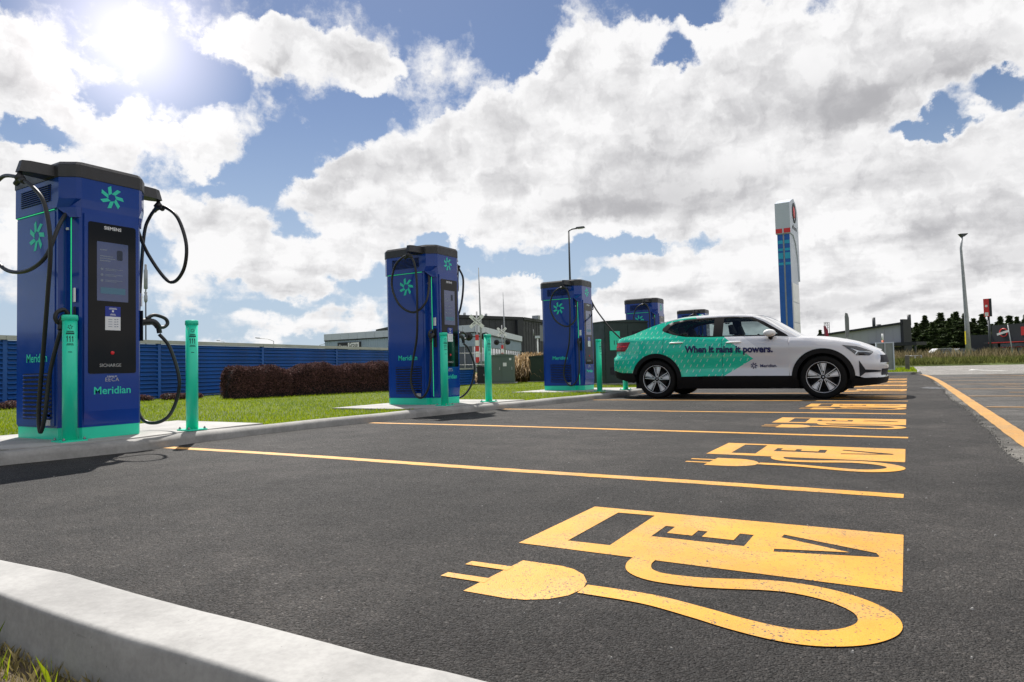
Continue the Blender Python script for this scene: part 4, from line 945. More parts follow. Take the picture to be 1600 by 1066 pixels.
        b = MB(); prf = [(0, -.105), (.045, -.10), (.068, -.07), (.076, 0), (.070, .07), (.05, .10), (0, .108)]
        mm = Matrix.Translation((mx, my, mz+.012)) @ Matrix.Rotation(R(90), 4, 'X') @ Matrix.Diagonal((1.28, .82, 1.05, 1))
        b.lathe(prf, 20, mm); mir = b.obj('wing_mirror', M['whitepaint'], r, fix=True)
        b = MB(); b.tube([(mx+.02, side*.84, 1.03), (mx+.01, side*.90, .995), (mx, side*.955, 1.015)], [.03, .026, .03], 8); b.obj('mirror_stalk', M['clad'], mir)
        for wx in (.965, 3.70): make_wheel(r, wx, side)
    # lower bumpers
    b = MB(); ro = [(S0, .36), (s_of(.10), .385), (s_of(.5), .28), (s_of(.56), .33), (s_of(.535), .46), (s_of(.30), .468), (s_of(.10), .512), (S0, .50)]
    cdt_panel(ro, .05, skin, b, True, (), 1, .006, thick=.05); b.obj('rear_bumper_trim', M['clad'], r)
    b = MB(); cdt_panel([(s_of(4.085), .19), (s_of(4.46), .215), (s_of(4.55), .235), (S1, .235), (S1, .33), (s_of(4.5), .325), (s_of(4.2), .325), (s_of(4.13), .335)], .05, skin, b, True, (), 1, .012, thick=.05); b.obj('front_lip', M['clad'], r)
    b = MB(); cdt_panel([(s_of(4.50), .56), (S1, .56), (S1, .68), (s_of(4.53), .68)], .05, skin, b, True, (), 1, .006, thick=.01); b.obj('grille', M['slot'], r)
    b = MB(); cdt_panel([(s_of(4.53), .36), (S1, .36), (S1, .46), (s_of(4.53), .46)], .05, skin, b, True, (), 1, .006, thick=.01); b.obj('lower_grille', M['slot'], r)
    b = MB(); cdt_panel([(S0, .93), (s_of(.03), .93), (s_of(.03), .975), (S0, .975)], .05, skin, b, True, (), 1, .006, thick=.01); b.obj('rear_light_bar', M['lampred'], r)
    # roof, glass
    def loft(x0, x1, name, m, n=16, step=.06):
        xs = np.linspace(x0, x1, max(2, int((x1-x0)/step)+1)); vs = []
        for x in xs:
            _, yr, zr = green(x, rail(x))
            for j in range(n+1): u = -1+2*j/n; vs.append((x, yr*u, zr+crown(x)*(1-abs(u)**2.6)))
        b = MB(); b.add(vs, [(i*(n+1)+j, i*(n+1)+j+1, (i+1)*(n+1)+j+1, (i+1)*(n+1)+j) for i in range(len(xs)-1) for j in range(n)], True); return b.obj(name, m, r)
    loft(.20, .46, 'boot_lid', paint); loft(.46, 1.32, 'rear_glass', M['winglass']); loft(1.32, 2.60, 'roof', paint); loft(2.60, 3.36, 'windscreen', M['glass2'])
    b = MB(); b.prism([(1.66, -.012), (1.52, -.03), (1.52, .03)], 1.49, 1.53, top=[(1.60, -.006), (1.53, -.012), (1.53, .012)]); b.obj('roof_antenna', paint, r, fix=True)
    # inside and underneath
    b = MB(); b.box(.5, 4.1, -.70, .70, .17, .30); b.box(1.42, 3.25, -.80, .80, .30, .60); b.obj('underbody', M['slot'], r)
    for x0, y0 in ((1.45, -.36), (1.45, .36), (2.35, -.36), (2.35, .36)):
        b = MB(); mm = Matrix.Translation((x0, y0, .6)) @ Matrix.Rotation(R(-14), 4, 'Y')
        b.prism(rrect(-.07, .07, -.24, .24, .05, 3), 0, .50, mtx=mm, top=rrect(-.05, .05, -.19, .19, .04, 3)); st_ = b.obj('seat', M['seat'], r, fix=True)
        b = MB(); b.prism(rrect(-.05, .05, -.13, .13, .04, 3), .54, .70, mtx=mm, top=rrect(-.035, .035, -.10, .10, .03, 3)); b.tube([mm @ Vector((0, -.06, .49)), mm @ Vector((0, -.06, .56))], .008, 6); b.tube([mm @ Vector((0, .06, .49)), mm @ Vector((0, .06, .56))], .008, 6); b.obj('headrest', M['seat'], st_)
    b = MB(); b.prism([(2.75, .60), (3.30, .60), (3.30, .97), (3.05, 1.0), (2.80, .95)], -.78, .78, axis='y'); b.obj('dashboard', M['dark'], r, fix=True)
    b = MB(); mm = Matrix.Translation((2.72, -.36, .93)) @ Matrix.Rotation(R(65), 4, 'Y'); b.tube([mm @ Vector((.18*math.cos(a), .18*math.sin(a), 0)) for a in np.linspace(0, 2*PI, 25)[:-1]], .014, 8, closed=True); b.obj('steering_wheel', M['dark'], r)
    for cx in (RA[0], FA[0]):
        for sd_ in (-1, 1):
            b = MB(); n = 20; vs = []
            for k in range(n+1):
                a = PI*k/n*1.12-.18
                for yy in (.55, .88): vs.append((cx+.405*math.cos(a), sd_*yy, .345+.405*math.sin(a)))
            b.add(vs, [(2*i, 2*i+1, 2*i+3, 2*i+2) for i in range(n)], True)
            b.add([(cx-.41, sd_*.55, .15), (cx+.41, sd_*.55, .15), (cx+.41, sd_*.55, .76), (cx-.41, sd_*.55, .76)], [(0, 1, 2, 3)]); b.obj('wheel_arch_liner', M['slot'], r)
    # lettering on the near side follows the door skin
    def on_side(o, off=.009):
        for v in o.data.vertices: x, z = v.co.x, v.co.z; v.co.y = -(skin(x, z, off)[1])
    T0 = Matrix.Translation((2.24, 0, .838)) @ Matrix.Rotation(R(1.6), 4, 'Y')
    o = text('When it rains it powers.', .158, M['navy_vinyl'], '-y', (0, 0, 0), r, bold=.0062, width=.93, extra=T0, depth=0); on_side(o)
    o = text('Meridian.', .072, M['navy_vinyl'], '-y', (0, 0, 0), r, bold=.0012, extra=Matrix.Translation((2.885, 0, .545)), depth=0); on_side(o)
    o = swirl(.052, M['navy_vinyl'], '-y', (0, 0, 0), r)
    for v in o.data.vertices: v.co.x += 2.655; v.co.z += .552
    on_side(o)
    return r
make_car()

# ------------------------------------------------------------------ blue corrugated fence, hedges
def cam_pt(x, y, d): return Vector((0, 0, EYE))+(fw+rt*((x-800)/FPX)+up*((533-y)/FPX))*d    # point of the site seen along a measured bearing at a measured distance
def blue_fence():
    A = Vector((-15.10, 1.6)); B = Vector((-17.94, 20.75)); d = (B-A).normalized(); A = A-d*6; ang = math.atan2(d.y, d.x); Lt = (B-A).length
    r = thing('corrugated_fence', (A.x, A.y, .06), ang, label='long blue corrugated fence with pale capping behind the lawn', cat='fence')
    n = 7; Lp = Lt/n; ns = 13; top = 1.37; st = (top-.04)/ns; me = None; z = .04
    prf = [(0, 0), (.048, st*.30), (.048, st*.44), (.0, st*.72), (0, st)]
    for i in range(n):
        q = MB(); q.box(i*Lp-.045, i*Lp+.045, -.035, .05, 0, top+.01); q.obj('post', M['fence_blue'], r)
        for k in range(ns):
            if me is None:
                m = MB(); vs = [(x, -y, z0) for x in (.05, Lp-.05) for y, z0 in prf]+[(x, .012, z0) for x in (.05, Lp-.05) for z0 in (0, st)]
                kf = len(prf); m.add(vs, [(j, kf+j, kf+j+1, j+1) for j in range(kf-1)]); m.add([(.05, .012, 0), (Lp-.05, .012, 0), (Lp-.05, .012, st), (.05, .012, st)], [(0, 1, 2, 3)]); me = m.mesh('slat', M['fence_blue'])
            link('slat', me, r, (i*Lp, 0, .04+k*st))
        q = MB(); q.box(i*Lp+.004, (i+1)*Lp-.004, -.07, .09, top+.012, top+.10); q.obj('capping', M['fence_cap'], r)
        q = MB(); q.box(i*Lp+.05, (i+1)*Lp-.05, -.01, .03, -.12, .038); q.obj('bottom_board', M['fence_blue'], r)
    q = MB(); q.box(Lt-.045, Lt+.045, -.035, .05, 0, top+.01); q.obj('post', M['fence_blue'], r)
blue_fence()
def leafmass(name, N, sampler, size, m, parent=None):
    P, nr = sampler(N); N = len(P)
    a = rng.normal(size=(N, 3)); a /= np.linalg.norm(a, axis=1)[:, None]; b = np.cross(a, rng.normal(size=(N, 3))); b /= np.linalg.norm(b, axis=1)[:, None]
    s = size*rng.uniform(.5, 1.3, N)[:, None]
    V = np.stack([P-a*s*.5, P+b*s*.32, P+a*s*.6, P-b*s*.32], 1).reshape(-1, 3)
    i = np.arange(N)*4; return raw(name, V, np.stack([i, i+1, i+2, i+3], 1), m, parent)
def make_hedge(name, ax, ay, bx, by, h, w, N, m, label, cat='hedge', leaf=.024, z0=.07, group=None):
    d = Vector((bx-ax, by-ay)); L = d.length; ang = math.atan2(d.y, d.x)
    r = thing(name, (ax, ay, z0), ang, label=label, cat=cat, group=group)
    core = MB(); n = 24; k = 10; vs = []
    for i in range(n+1):
        u = i/n; e = min(1, math.sqrt(max(0, 1-(2*u-1)**10))+.02); hh = h*(.86+.035*math.sin(u*L*3)+.03*math.sin(u*L*7+1))
        for j in range(k+1):
            a = PI*j/k; vs.append((u*L, -math.copysign(abs(math.cos(a))**.5, math.cos(a))*w*.42*e, (abs(math.sin(a))**.45)*hh*max(e, .3)))
    core.add(vs, [(i*(k+1)+j, i*(k+1)+j+1, (i+1)*(k+1)+j+1, (i+1)*(k+1)+j) for i in range(n) for j in range(k)], True)
    core.obj('branches', mat('hedge_inside', (.010, .006, .006), .9), r)
    def samp(N):
        u = rng.random(N); e = np.minimum(1, np.sqrt(np.maximum(0, 1-(2*u-1)**10))+.05); t = PI*rng.random(N)
        x = u*L; hh = h*(.93+.045*np.sin(x*3)+.04*np.sin(x*7+1)+.03*np.sin(x*15)); dd = 1-.16*rng.random(N)**1.6+rng.normal(0, .02, N)
        y = -np.sign(np.cos(t))*np.abs(np.cos(t))**.5*w/2*e*dd; z = np.abs(np.sin(t))**.45*hh*dd*np.maximum(e, .35)
        return np.stack([x+rng.normal(0, .02, N), y, z], 1), None
    leafmass('foliage', N, samp, leaf, m, r)
    return r
HG = 'burgundy hedges in front of the blue fence'
make_hedge('hedge', -12.90, 9.45, -12.68, 10.85, .74, .95, 70000, M['hedge'], 'short burgundy hedge with a rounded left end against the blue fence', group=HG)
make_hedge('hedge', -12.62, 10.75, -11.55, 15.6, .79, .95, 170000, M['hedge'], 'longer burgundy hedge running behind the second charging station', group=HG)
for i, (x, y, L, lab) in enumerate(((-14.9, 7.6, 1.3, 'low dark shrub at the fence foot, just right of the near bollard'), (-14.6, 4.3, 1.8, 'low dark shrub at the fence foot, left of the nearest charging station'), (-14.75, 6.0, 1.2, 'low dark shrub at the fence foot, behind the nearest charging cable'), (-14.6, 9.1, .8, 'small low shrub touching the left end of the hedge'))):
    make_hedge('low_shrub', x, y, x-.02, y+L, .16, .6, 3500, M['hedge'], lab, 'shrub', .03, .06, 'low shrubs at the foot of the fence')

# ------------------------------------------------------------------ cabinets beside the lawn
def at(x, y, d): return cam_pt(x, y, d)
def face_cam(p): return math.atan2(-p.x, p.y)     # yaw so that local -y looks to the bays
def cabinet(name, p, rz, w, d, h, m, label, doors=2, vents=True, plinth=True, cat='cabinet'):
    r = thing(name, (p[0], p[1], .07), rz, label=label, cat=cat)
    if plinth: q = MB(); q.box(-w/2-.08, w/2+.08, -d/2-.08, d/2+.08, 0, .05); q.obj('slab', M['kerb'], r)
    q = MB(); q.box(-w/2, w/2, -d/2, d/2, .05, h-.05, .02); q.obj('body', m, r)
    q = MB(); q.prism([(-w/2-.03, h-.05), (w/2+.03, h-.05), (w/2+.03, h-.02), (0, h+.02), (-w/2-.03, h-.02)], -d/2-.03, d/2+.03, axis='y'); q.obj('lid', m, r, fix=True)
    dw = w/doors
    for k in range(doors):
        x0 = -w/2+k*dw
        q = MB(); q.box(x0+.015, x0+dw-.015, -d/2-.012, -d/2+.001, .10, h-.10); dr = q.obj('door', m, r)
        q = MB(); q.box(x0+dw-.08, x0+dw-.05, -d/2-.035, -d/2-.012, h*.48, h*.58); q.obj('handle', M['steel'], dr)
        if vents:
            for zz in (h*.22, h*.78):
                q = MB(); q.box(x0+dw*.2, x0+dw*.6, -d/2-.018, -d/2-.012, zz-.10, zz+.10); q.obj('vent', M['slot'], dr)
    return r
p = at(958, 570, 18.6)
cb = cabinet('power_cabinet', (p.x-.1, p.y+.5), R(52), 1.45, 1.3, 1.78, M['cabinet'], 'tall dark green power cabinet between the third and fourth charging stations')
for q0, rot_ in (((-.42, -.675, 1.22), 0),):
    q = MB(); q.box(-.16, .16, -.004, .004, -.26, .26); s_ = q.obj('emergency_notice', M['teal'], cb, q0)
    text('11', .16, M['black_print'], '-y', (.02, -.006, -.06), s_, bold=.003)
q = MB(); q.box(-.004, .004, -.16, .16, -.22, .22); s_ = q.obj('emergency_notice', M['teal'], cb, (.735, -.15, 1.28))
text('111', .13, M['black_print'], '+x', (.006, 0, -.05), s_, bold=.003)
p = at(785, 575, 22.6); cabinet('transformer_box', (p.x, p.y), R(27), .82, .7, 1.0, M['cabinet2'], 'grey green transformer box on a slab right of the second bollard pair', 2, False)
q = [o for o in COL.objects if o.name.startswith('transformer_box')][0]
m_ = MB(); m_.box(.05, .17, -.370, -.364, .60, .72); m_.obj('warning_label', M['whitepaint'], q); m_ = MB(); m_.box(.26, .33, -.370, -.364, .80, .87); m_.obj('warning_label', M['whitepaint'], q)
p = at(842, 575, 24.0); cabinet('utility_box', (p.x+.2, p.y), R(27), 1.0, .8, .95, M['boxgreen'], 'dark green utility box just left of the third charging station', 1, False)
p = at(753, 580, 22.6); cabinet('meter_box', (p.x, p.y), R(27), .30, .3, .62, M['dark'], 'small black meter box half hidden by the bollard beside the second charging station', 1, False)
# low blue corrugated pen behind charger 2
def low_pen():
    a = at(712, 590, 21.5); b = at(739.5, 590, 22.5); d = (b-a).to_2d().normalized(); L = (b-a).to_2d().length+.9; ang = math.atan2(d.y, d.x)
    r = thing('blue_planter', (a.x-d.x*.9, a.y-d.y*.9, .06), ang, label='low blue corrugated enclosure visible right behind the second charging station', cat='enclosure')
    me = None; st = .085
    for k in range(6):
        if me is None: m = MB(); m.prism([(0, 0), (-.03, st*.2), (-.03, st*.5), (0, st*.7), (0, st), (.02, st), (.02, 0)], 0, L, axis='x'); me = m.mesh('slat', M['fence_blue'])
        link('slat', me, r, (0, 0, .02+k*st))
    q = MB(); q.box(-.02, L+.04, -.05, .8, .535, .58); q.obj('capping', M['fence_cap'], r)
    q = MB(); q.box(L-.02, L+.03, -.035, .75, 0, .53); q.obj('end_post', M['fence_blue'], r)
    q = MB(); q.box(0, L-.03, .70, .74, 0, .53); q.obj('back_panel', M['fence_blue'], r)
low_pen()
def tussock(p, h, w, N, label, name='tussock', group=None, m=None):
    r = thing(name, (p[0], p[1], .05), label=label, cat='grass clump', group=group)
    x = rng.normal(0, w*.16, N); y = rng.normal(0, w*.16, N); a = rng.uniform(0, 2*PI, N); L = rng.uniform(.1, 1, N)**.7*w*.5; hh = h*rng.uniform(.45, 1.05, N)*(1-.45*(L/(w*.5))**2); wd = .012
    ca, sa = np.cos(a), np.sin(a)
    P0 = np.stack([x, y, np.zeros(N)], 1); P1 = P0+np.stack([ca*L*.45, sa*L*.45, hh*.8], 1); P2 = P0+np.stack([ca*L*.8, sa*L*.8, hh], 1); P3 = P0+np.stack([ca*L*1.15, sa*L*1.15, hh*.62], 1)
    S = np.stack([-sa*wd, ca*wd, np.zeros(N)], 1)
    V = np.stack([P0-S, P0+S, P1-S, P1+S, P2-S*.7, P2+S*.7, P3, P3+S*.2], 1).reshape(-1, 3); i = np.arange(N)*8
    F = np.concatenate([np.stack([i+k, i+k+1, i+k+3, i+k+2], 1) for k in (0, 2, 4)])
    raw('blades', V, F, m or M['tussock'], r)
    return r
p = at(817, 575, 24.6); tussock((p.x, p.y), 1.02, 1.5, 9000, 'large tan tussock between the transformer box and the dark green box', group='tan tussocks by the cabinets')
p = at(832, 575, 26.5); tussock((p.x, p.y), 1.18, 1.3, 5000, 'taller tan tussock rising behind the dark green box', group='tan tussocks by the cabinets')
p = at(750, 590, 23.5); tussock((p.x, p.y), .42, .9, 3000, 'small tan tussock at the foot of the crossing fence', group='tan tussocks by the cabinets')

# ------------------------------------------------------------------ poles, lamps, signals
def street_lamp(p, h, rz, armlen, label, rad=.075, tilt=0.0, head=(.6, .26), rise=.25, m=None, kind='arm', group=None, cat='street lamp'):
    r = thing('street_lamp', (p[0], p[1], 0), rz, label=label, cat=cat, group=group); m = m or M['steel']
    q = MB(); q.tube([(0, 0, -.1), (0, 0, h*.25), (0, 0, h*.7), (0, 0, h)], [rad, rad*.85, rad*.6, rad*.45], 14); q.obj('pole', m, r)
    q = MB(); q.tube(crom([(0, 0, h-.05), (armlen*.05, 0, h+.02), (armlen*.4, 0, h+rise*.7), (armlen, 0, h+rise)], 6), rad*.42, 8); q.obj('arm', m, r)
    q = MB(); w, d = head; mm = Matrix.Translation((armlen, 0, h+rise)) @ Matrix.Rotation(R(-6), 4, 'Y')
    q.prism([(-.1, -d*.3), (w*.8, -d*.5), (w, -d*.3), (w, d*.3), (w*.8, d*.5), (-.1, d*.3)], -.02, .09, top=[(-.05, -d*.2), (w*.7, -d*.3), (w*.9, -d*.2), (w*.9, d*.2), (w*.7, d*.3), (-.05, d*.2)], mtx=mm); hd = q.obj('lamp_head', m, r, fix=True)
    q = MB(); q.box(.1, w*.75, -d*.3, d*.3, -.045, -.021, mtx=mm); q.obj('lens', M['fascia'], hd)
    q = MB(); q.prism(rrect(-.18, .18, -.18, .18, .03), 0, .03); q.obj('base_plate', m, r)
    return r
SG = 'street lamps around the site'
p = at(891, 450, 44); street_lamp((p.x, p.y), 9.55, YAW+.1, .55, 'dark street lamp rising behind the third charging station', .11, m=M['darksteel'], group=SG, rise=.18, head=(.55, .3))
# tall leaning lamp at the right
p = at(1514, 565, 60)
r = thing('street_lamp', (p.x, p.y, 0), YAW, label='tall tapering steel street lamp at the right with a yellow band near its foot', cat='street lamp', group=SG)
q = MB(); q.tube([(0, 0, 0), (0, 0, 3.3), (-.12, 0, 8), (-.20, 0, 10.4), (-.02, 0, 11.6)], [.24, .19, .13, .10, .08], 16); q.obj('pole', M['steel'], r)
q = MB(); q.prism([(-.32, 11.72), (.42, 11.75), (.30, 11.62), (.05, 11.45), (-.08, 11.45)], -.18, .18, axis='y'); q.obj('lamp_head', M['darksteel'], r, fix=True)
q = MB(); q.box(-.215, -.17, -.07, .07, 1.7, 2.9); q.obj('reflector_strip', mat('yellow_reflector', (.75, .62, .03), .4), r)
q = MB(); q.prism(rrect(-.28, .28, -.28, .28, .04), 0, .04); q.obj('base_plate', M['steel'], r)
for i, (x, y, yb, d, s, lab) in enumerate(((352, 533.5, 560, 120, -1, 'tiny far street lamp above the fence, leftmost of the three'), (427.5, 529.5, 560, 90, -1, 'small far street lamp with a long arm above the fence, the middle one'), (497, 539, 560, 110, 1, 'tiny far street lamp just left of the pale metal building'))):
    p = at(x, y, d); street_lamp((p.x, p.y), p.z-.3, YAW+(PI if s < 0 else 0), 1.9 if i == 1 else 1.0, lab, .09, group=SG, rise=.4, head=(.6, .25))
# monitoring mast behind the first charger
p = at(228, 560, 20.0); r = thing('antenna_mast', (p.x, p.y, 0), label='slim grey antenna mast rising behind the fence beside the nearest charging station', cat='mast')
q = MB(); q.cyl((0, 0, 0), (0, 0, 2.9), .022, .020, 10); q.obj('pole', M['darksteel'], r)
q = MB(); q.tube([(0, 0, 2.85), (0, 0, 2.9), (0, 0, 3.05), (0, 0, 3.08), (0, 0, 3.15), (0, 0, 3.17)], [.03, .05, .05, .03, .045, .03], 12); q.obj('bracket', M['steel'], r)
q = MB(); q.tube([(0, 0, 3.25), (0, 0, 3.27), (0, 0, 3.82), (0, 0, 3.85), (0, 0, 4.0)], [.03, .055, .055, .035, .035], 12); q.tube([(0, 0, 3.15), (0, 0, 3.3)], .02, 8); q.obj('antenna', M['steel'], r)
q = MB(); q.cyl((0, 0, 3.02), (-.35, -.15, 3.02), .008, .008, 6); q.obj('stay', M['steel'], r)
# level crossing signals
def crossing(x, d, ztop, zx, sc, label):
    p = at(x, 570, d); r = thing('crossing_signal', (p.x, p.y, 0), YAW-.05, label=label, cat='crossing signal', group='level crossing signals with raised barriers')
    q = MB(); q.cyl((0, 0, 0), (0, 0, zx+.75), .07, .06, 10); q.obj('post', M['steel'], r)
    for a, tx in ((R(42), 'RAILWAY'), (R(-42), 'CROSSING')):
        mm = Matrix.Translation((0, -.12-.02*(a > 0), zx)) @ Matrix.Rotation(a, 4, 'Y')
        q = MB(); q.box(-.66, .66, -.012, .012, -.13, .13, mtx=mm); b_ = q.obj('crossbuck_board', M['whitepaint'], r)
        text(tx, .17, M['darksteel'], '-y', (0, 0, 0), b_, bold=.004, extra=Matrix.Translation((0, -.12-.02*(a > 0)-.014, zx)) @ Matrix.Rotation(a, 4, 'Y'))
    q = MB(); q.box(-.75, .75, -.04, .04, zx-1.18, zx-1.10); bar = q.obj('lamp_bar', M['darksteel'], r)
    for s in (-1, 1):
        q = MB(); q.lathe([(0, 0), (.30, 0), (.30, .02), (0, .02)], 20, Matrix.Translation((s*.62, -.06, zx-1.14)) @ FACE['-y']); q.lathe([(.10, .02), (.11, .22), (.12, .22), (.12, .02)], 14, Matrix.Translation((s*.62, -.06, zx-1.14)) @ FACE['-y']); q.obj('signal_lamp', M['dark'], bar)
    for k in range(5):
        q = MB(); q.box(-.13, .13, -.10, .10, 1.05+.42*k, 1.05+.42*(k+1)); q.obj('striped_sleeve', M['redpaint'] if k % 2 == 0 else M['whitepaint'], r)
    q = MB(); q.box(.10, .55, -.30, .30, .5, 1.15); q.obj('barrier_drive', M['cabinet2'], r)
    q = MB(); q.tube([(.28, -.05, .9), (.28+.02, -.05, zx*.9), (.22, -.05, ztop)], [.10, .075, .03], 8); q.obj('barrier_arm', M['steel'], r)
    return r
crossing(746.5, 50, 8.2, 4.15, 1, 'nearer railway crossing signal with a white crossbuck and a raised barrier')
crossing(785.5, 74, 9.0, 4.6, 1, 'farther railway crossing signal, right of the nearer one')
p = at(841, 570, 44); r = thing('sensor_pole', (p.x, p.y, 0), YAW, label='slim white sensor pole with a cross piece left of the third charging station', cat='pole')
q = MB(); q.cyl((0, 0, 0), (0, 0, 2.55), .05, .045, 10); q.obj('pole', M['whitepaint'], r); q = MB(); q.box(-.16, .16, -.08, .08, 2.52, 2.68); q.obj('sensor_head', M['fascia'], r); q = MB(); q.cyl((-.25, 0, 2.7), (-.25, 0, 3.1), .02, .02, 6); q.obj('aerial', M['steel'], r); q = MB(); q.box(-.03, .2, -.05, .05, 1.15, 1.3); q.obj('bracket', M['whitepaint'], r)
# rail fence across the view
def rail_fence(a, b, h, n, label, rails=2, r0=.022):
    d = (b-a); L = d.to_2d().length; r = thing('rail_fence', (a.x, a.y, 0), math.atan2(d.y, d.x), label=label, cat='fence')
    for k in range(n+1): q = MB(); q.cyl((L*k/n, 0, 0), (L*k/n, 0, h), r0*1.2, r0*1.2, 8); q.obj('post', M['steel'], r)
    for k in range(rails): z = h*(1-.42*k)-.02; q = MB(); q.cyl((0, 0, z), (L, 0, z), r0, r0, 8); q.obj('rail', M['steel'], r)
rail_fence(at(700, 575, 34), at(862, 572, 40), 1.45, 7, 'grey pipe rail fence in front of the pale building', 3, .014)

# ------------------------------------------------------------------ buildings on the left
def wall_quad(mb, a, b, z0, z1, t=.25):
    d = (b-a).normalized(); n = Vector((d.y, -d.x))*t
    mb.prism([tuple(a), tuple(b), tuple(b-n), tuple(a-n)], z0, z1)
def pale_building():
    A = at(508, 560, 87).to_2d(); B = at(742, 560, 75).to_2d(); Cc = at(815, 560, 106).to_2d(); D = A+(Cc-B)
    r = thing('metal_building', (B.x, B.y, 0), label='pale blue grey metal clad building with a sign board, behind the fence', cat='building')
    o = B; A, Bq, Cc, D = A-o, Vector((0, 0)), Cc-o, D-o
    top, fz, lo = 5.55, 4.75, 3.15
    q = MB(); q.prism([tuple(D), tuple(Cc), tuple(Bq), tuple(A)][::-1], lo, top-.06); q.obj('wall', M['cladding'], r, fix=True)
    q = MB(); ins = lambda p: tuple(p+(((A+Cc)/2)-p).normalized()*.35)
    q.prism([ins(A), ins(Bq), ins(Cc), ins(D)], 0, lo, top=None); q.obj('window', M['winglass'], r, fix=True)
    q = MB(); q.prism([ins(A), ins(Bq), ins(Cc), ins(D)], 0, .5, top=None); base = q
    for (a, b, n) in ((A, Bq, 16), (Bq, Cc, 18)):
        d = (b-a).normalized(); nn = Vector((d.y, -d.x)); L = (b-a).length
        for k in range(n):
            p0 = a+d*(L*k/n+.02)+nn*.02; p1 = a+d*(L*(k+1)/n-.02)+nn*.02; m = MB(); m.prism([tuple(p0), tuple(p1), tuple(p1+nn*.16), tuple(p0+nn*.16)], fz, top); m.obj('fascia_panel', M['fascia'], r, fix=True)
        nr = int(L/1.1); m = MB()
        for k in range(nr*3):
            p0 = a+d*(L*k/(nr*3)+.03)+nn*.001; p1 = p0+d*.10; m.prism([tuple(p0), tuple(p1), tuple(p1+nn*.04), tuple(p0+nn*.04)], lo+.02, fz-.02)
        m.obj('cladding_ribs', M['cladding'], r, fix=True)
        m = MB(); p0 = a+nn*.03; p1 = b+nn*.03; m.prism([tuple(p0), tuple(p1), tuple(p1+nn*.12), tuple(p0+nn*.12)], fz-.13, fz-.015); m.obj('shadow_gap_trim', M['roofdark'], r, fix=True)
        for k in range(n+1):
            p0 = a+d*(L*k/n-.06)-nn*.28; p1 = p0+d*.12; m = MB(); m.prism([tuple(p0), tuple(p1), tuple(p1+nn*.12), tuple(p0+nn*.12)], 0, lo-.02); m.obj('window_mullion', M['steel'], r, fix=True)
    # sign on the left face
    d = (Bq-A).normalized(); nn = Vector((d.y, -d.x)); P0 = at(532, 560, 86).to_2d()-o; s0 = (P0-A).dot(d); ang = math.atan2(d.y, d.x)
    fr = MB(); mm = Matrix.Translation((A.x+d.x*s0+nn.x*.10, A.y+d.y*s0+nn.y*.10, 0)) @ Matrix.Rotation(ang, 4, 'Z')
    fr.box(0, 3.95, -.10, 0, 2.9, 4.36, mtx=mm); sg = fr.obj('sign_board', M['roofdark'], r)
    m = MB(); m.box(1.85, 3.72, -.125, -.101, 2.95, 4.28, mtx=mm); m.obj('sign_face', M['whitepaint'], sg)
    text('Group', .74, M['roofdark'], '-y', (0, 0, 0), sg, bold=.01, extra=mm @ Matrix.Translation((2.78, -.13, 3.98)), width=.78)
    text('Gineco', .68, M['whitepaint'], '-y', (0, 0, 0), sg, bold=.01, extra=mm @ Matrix.Translation((.95, -.13, 3.82)), width=.72)
    return r
pale_building()
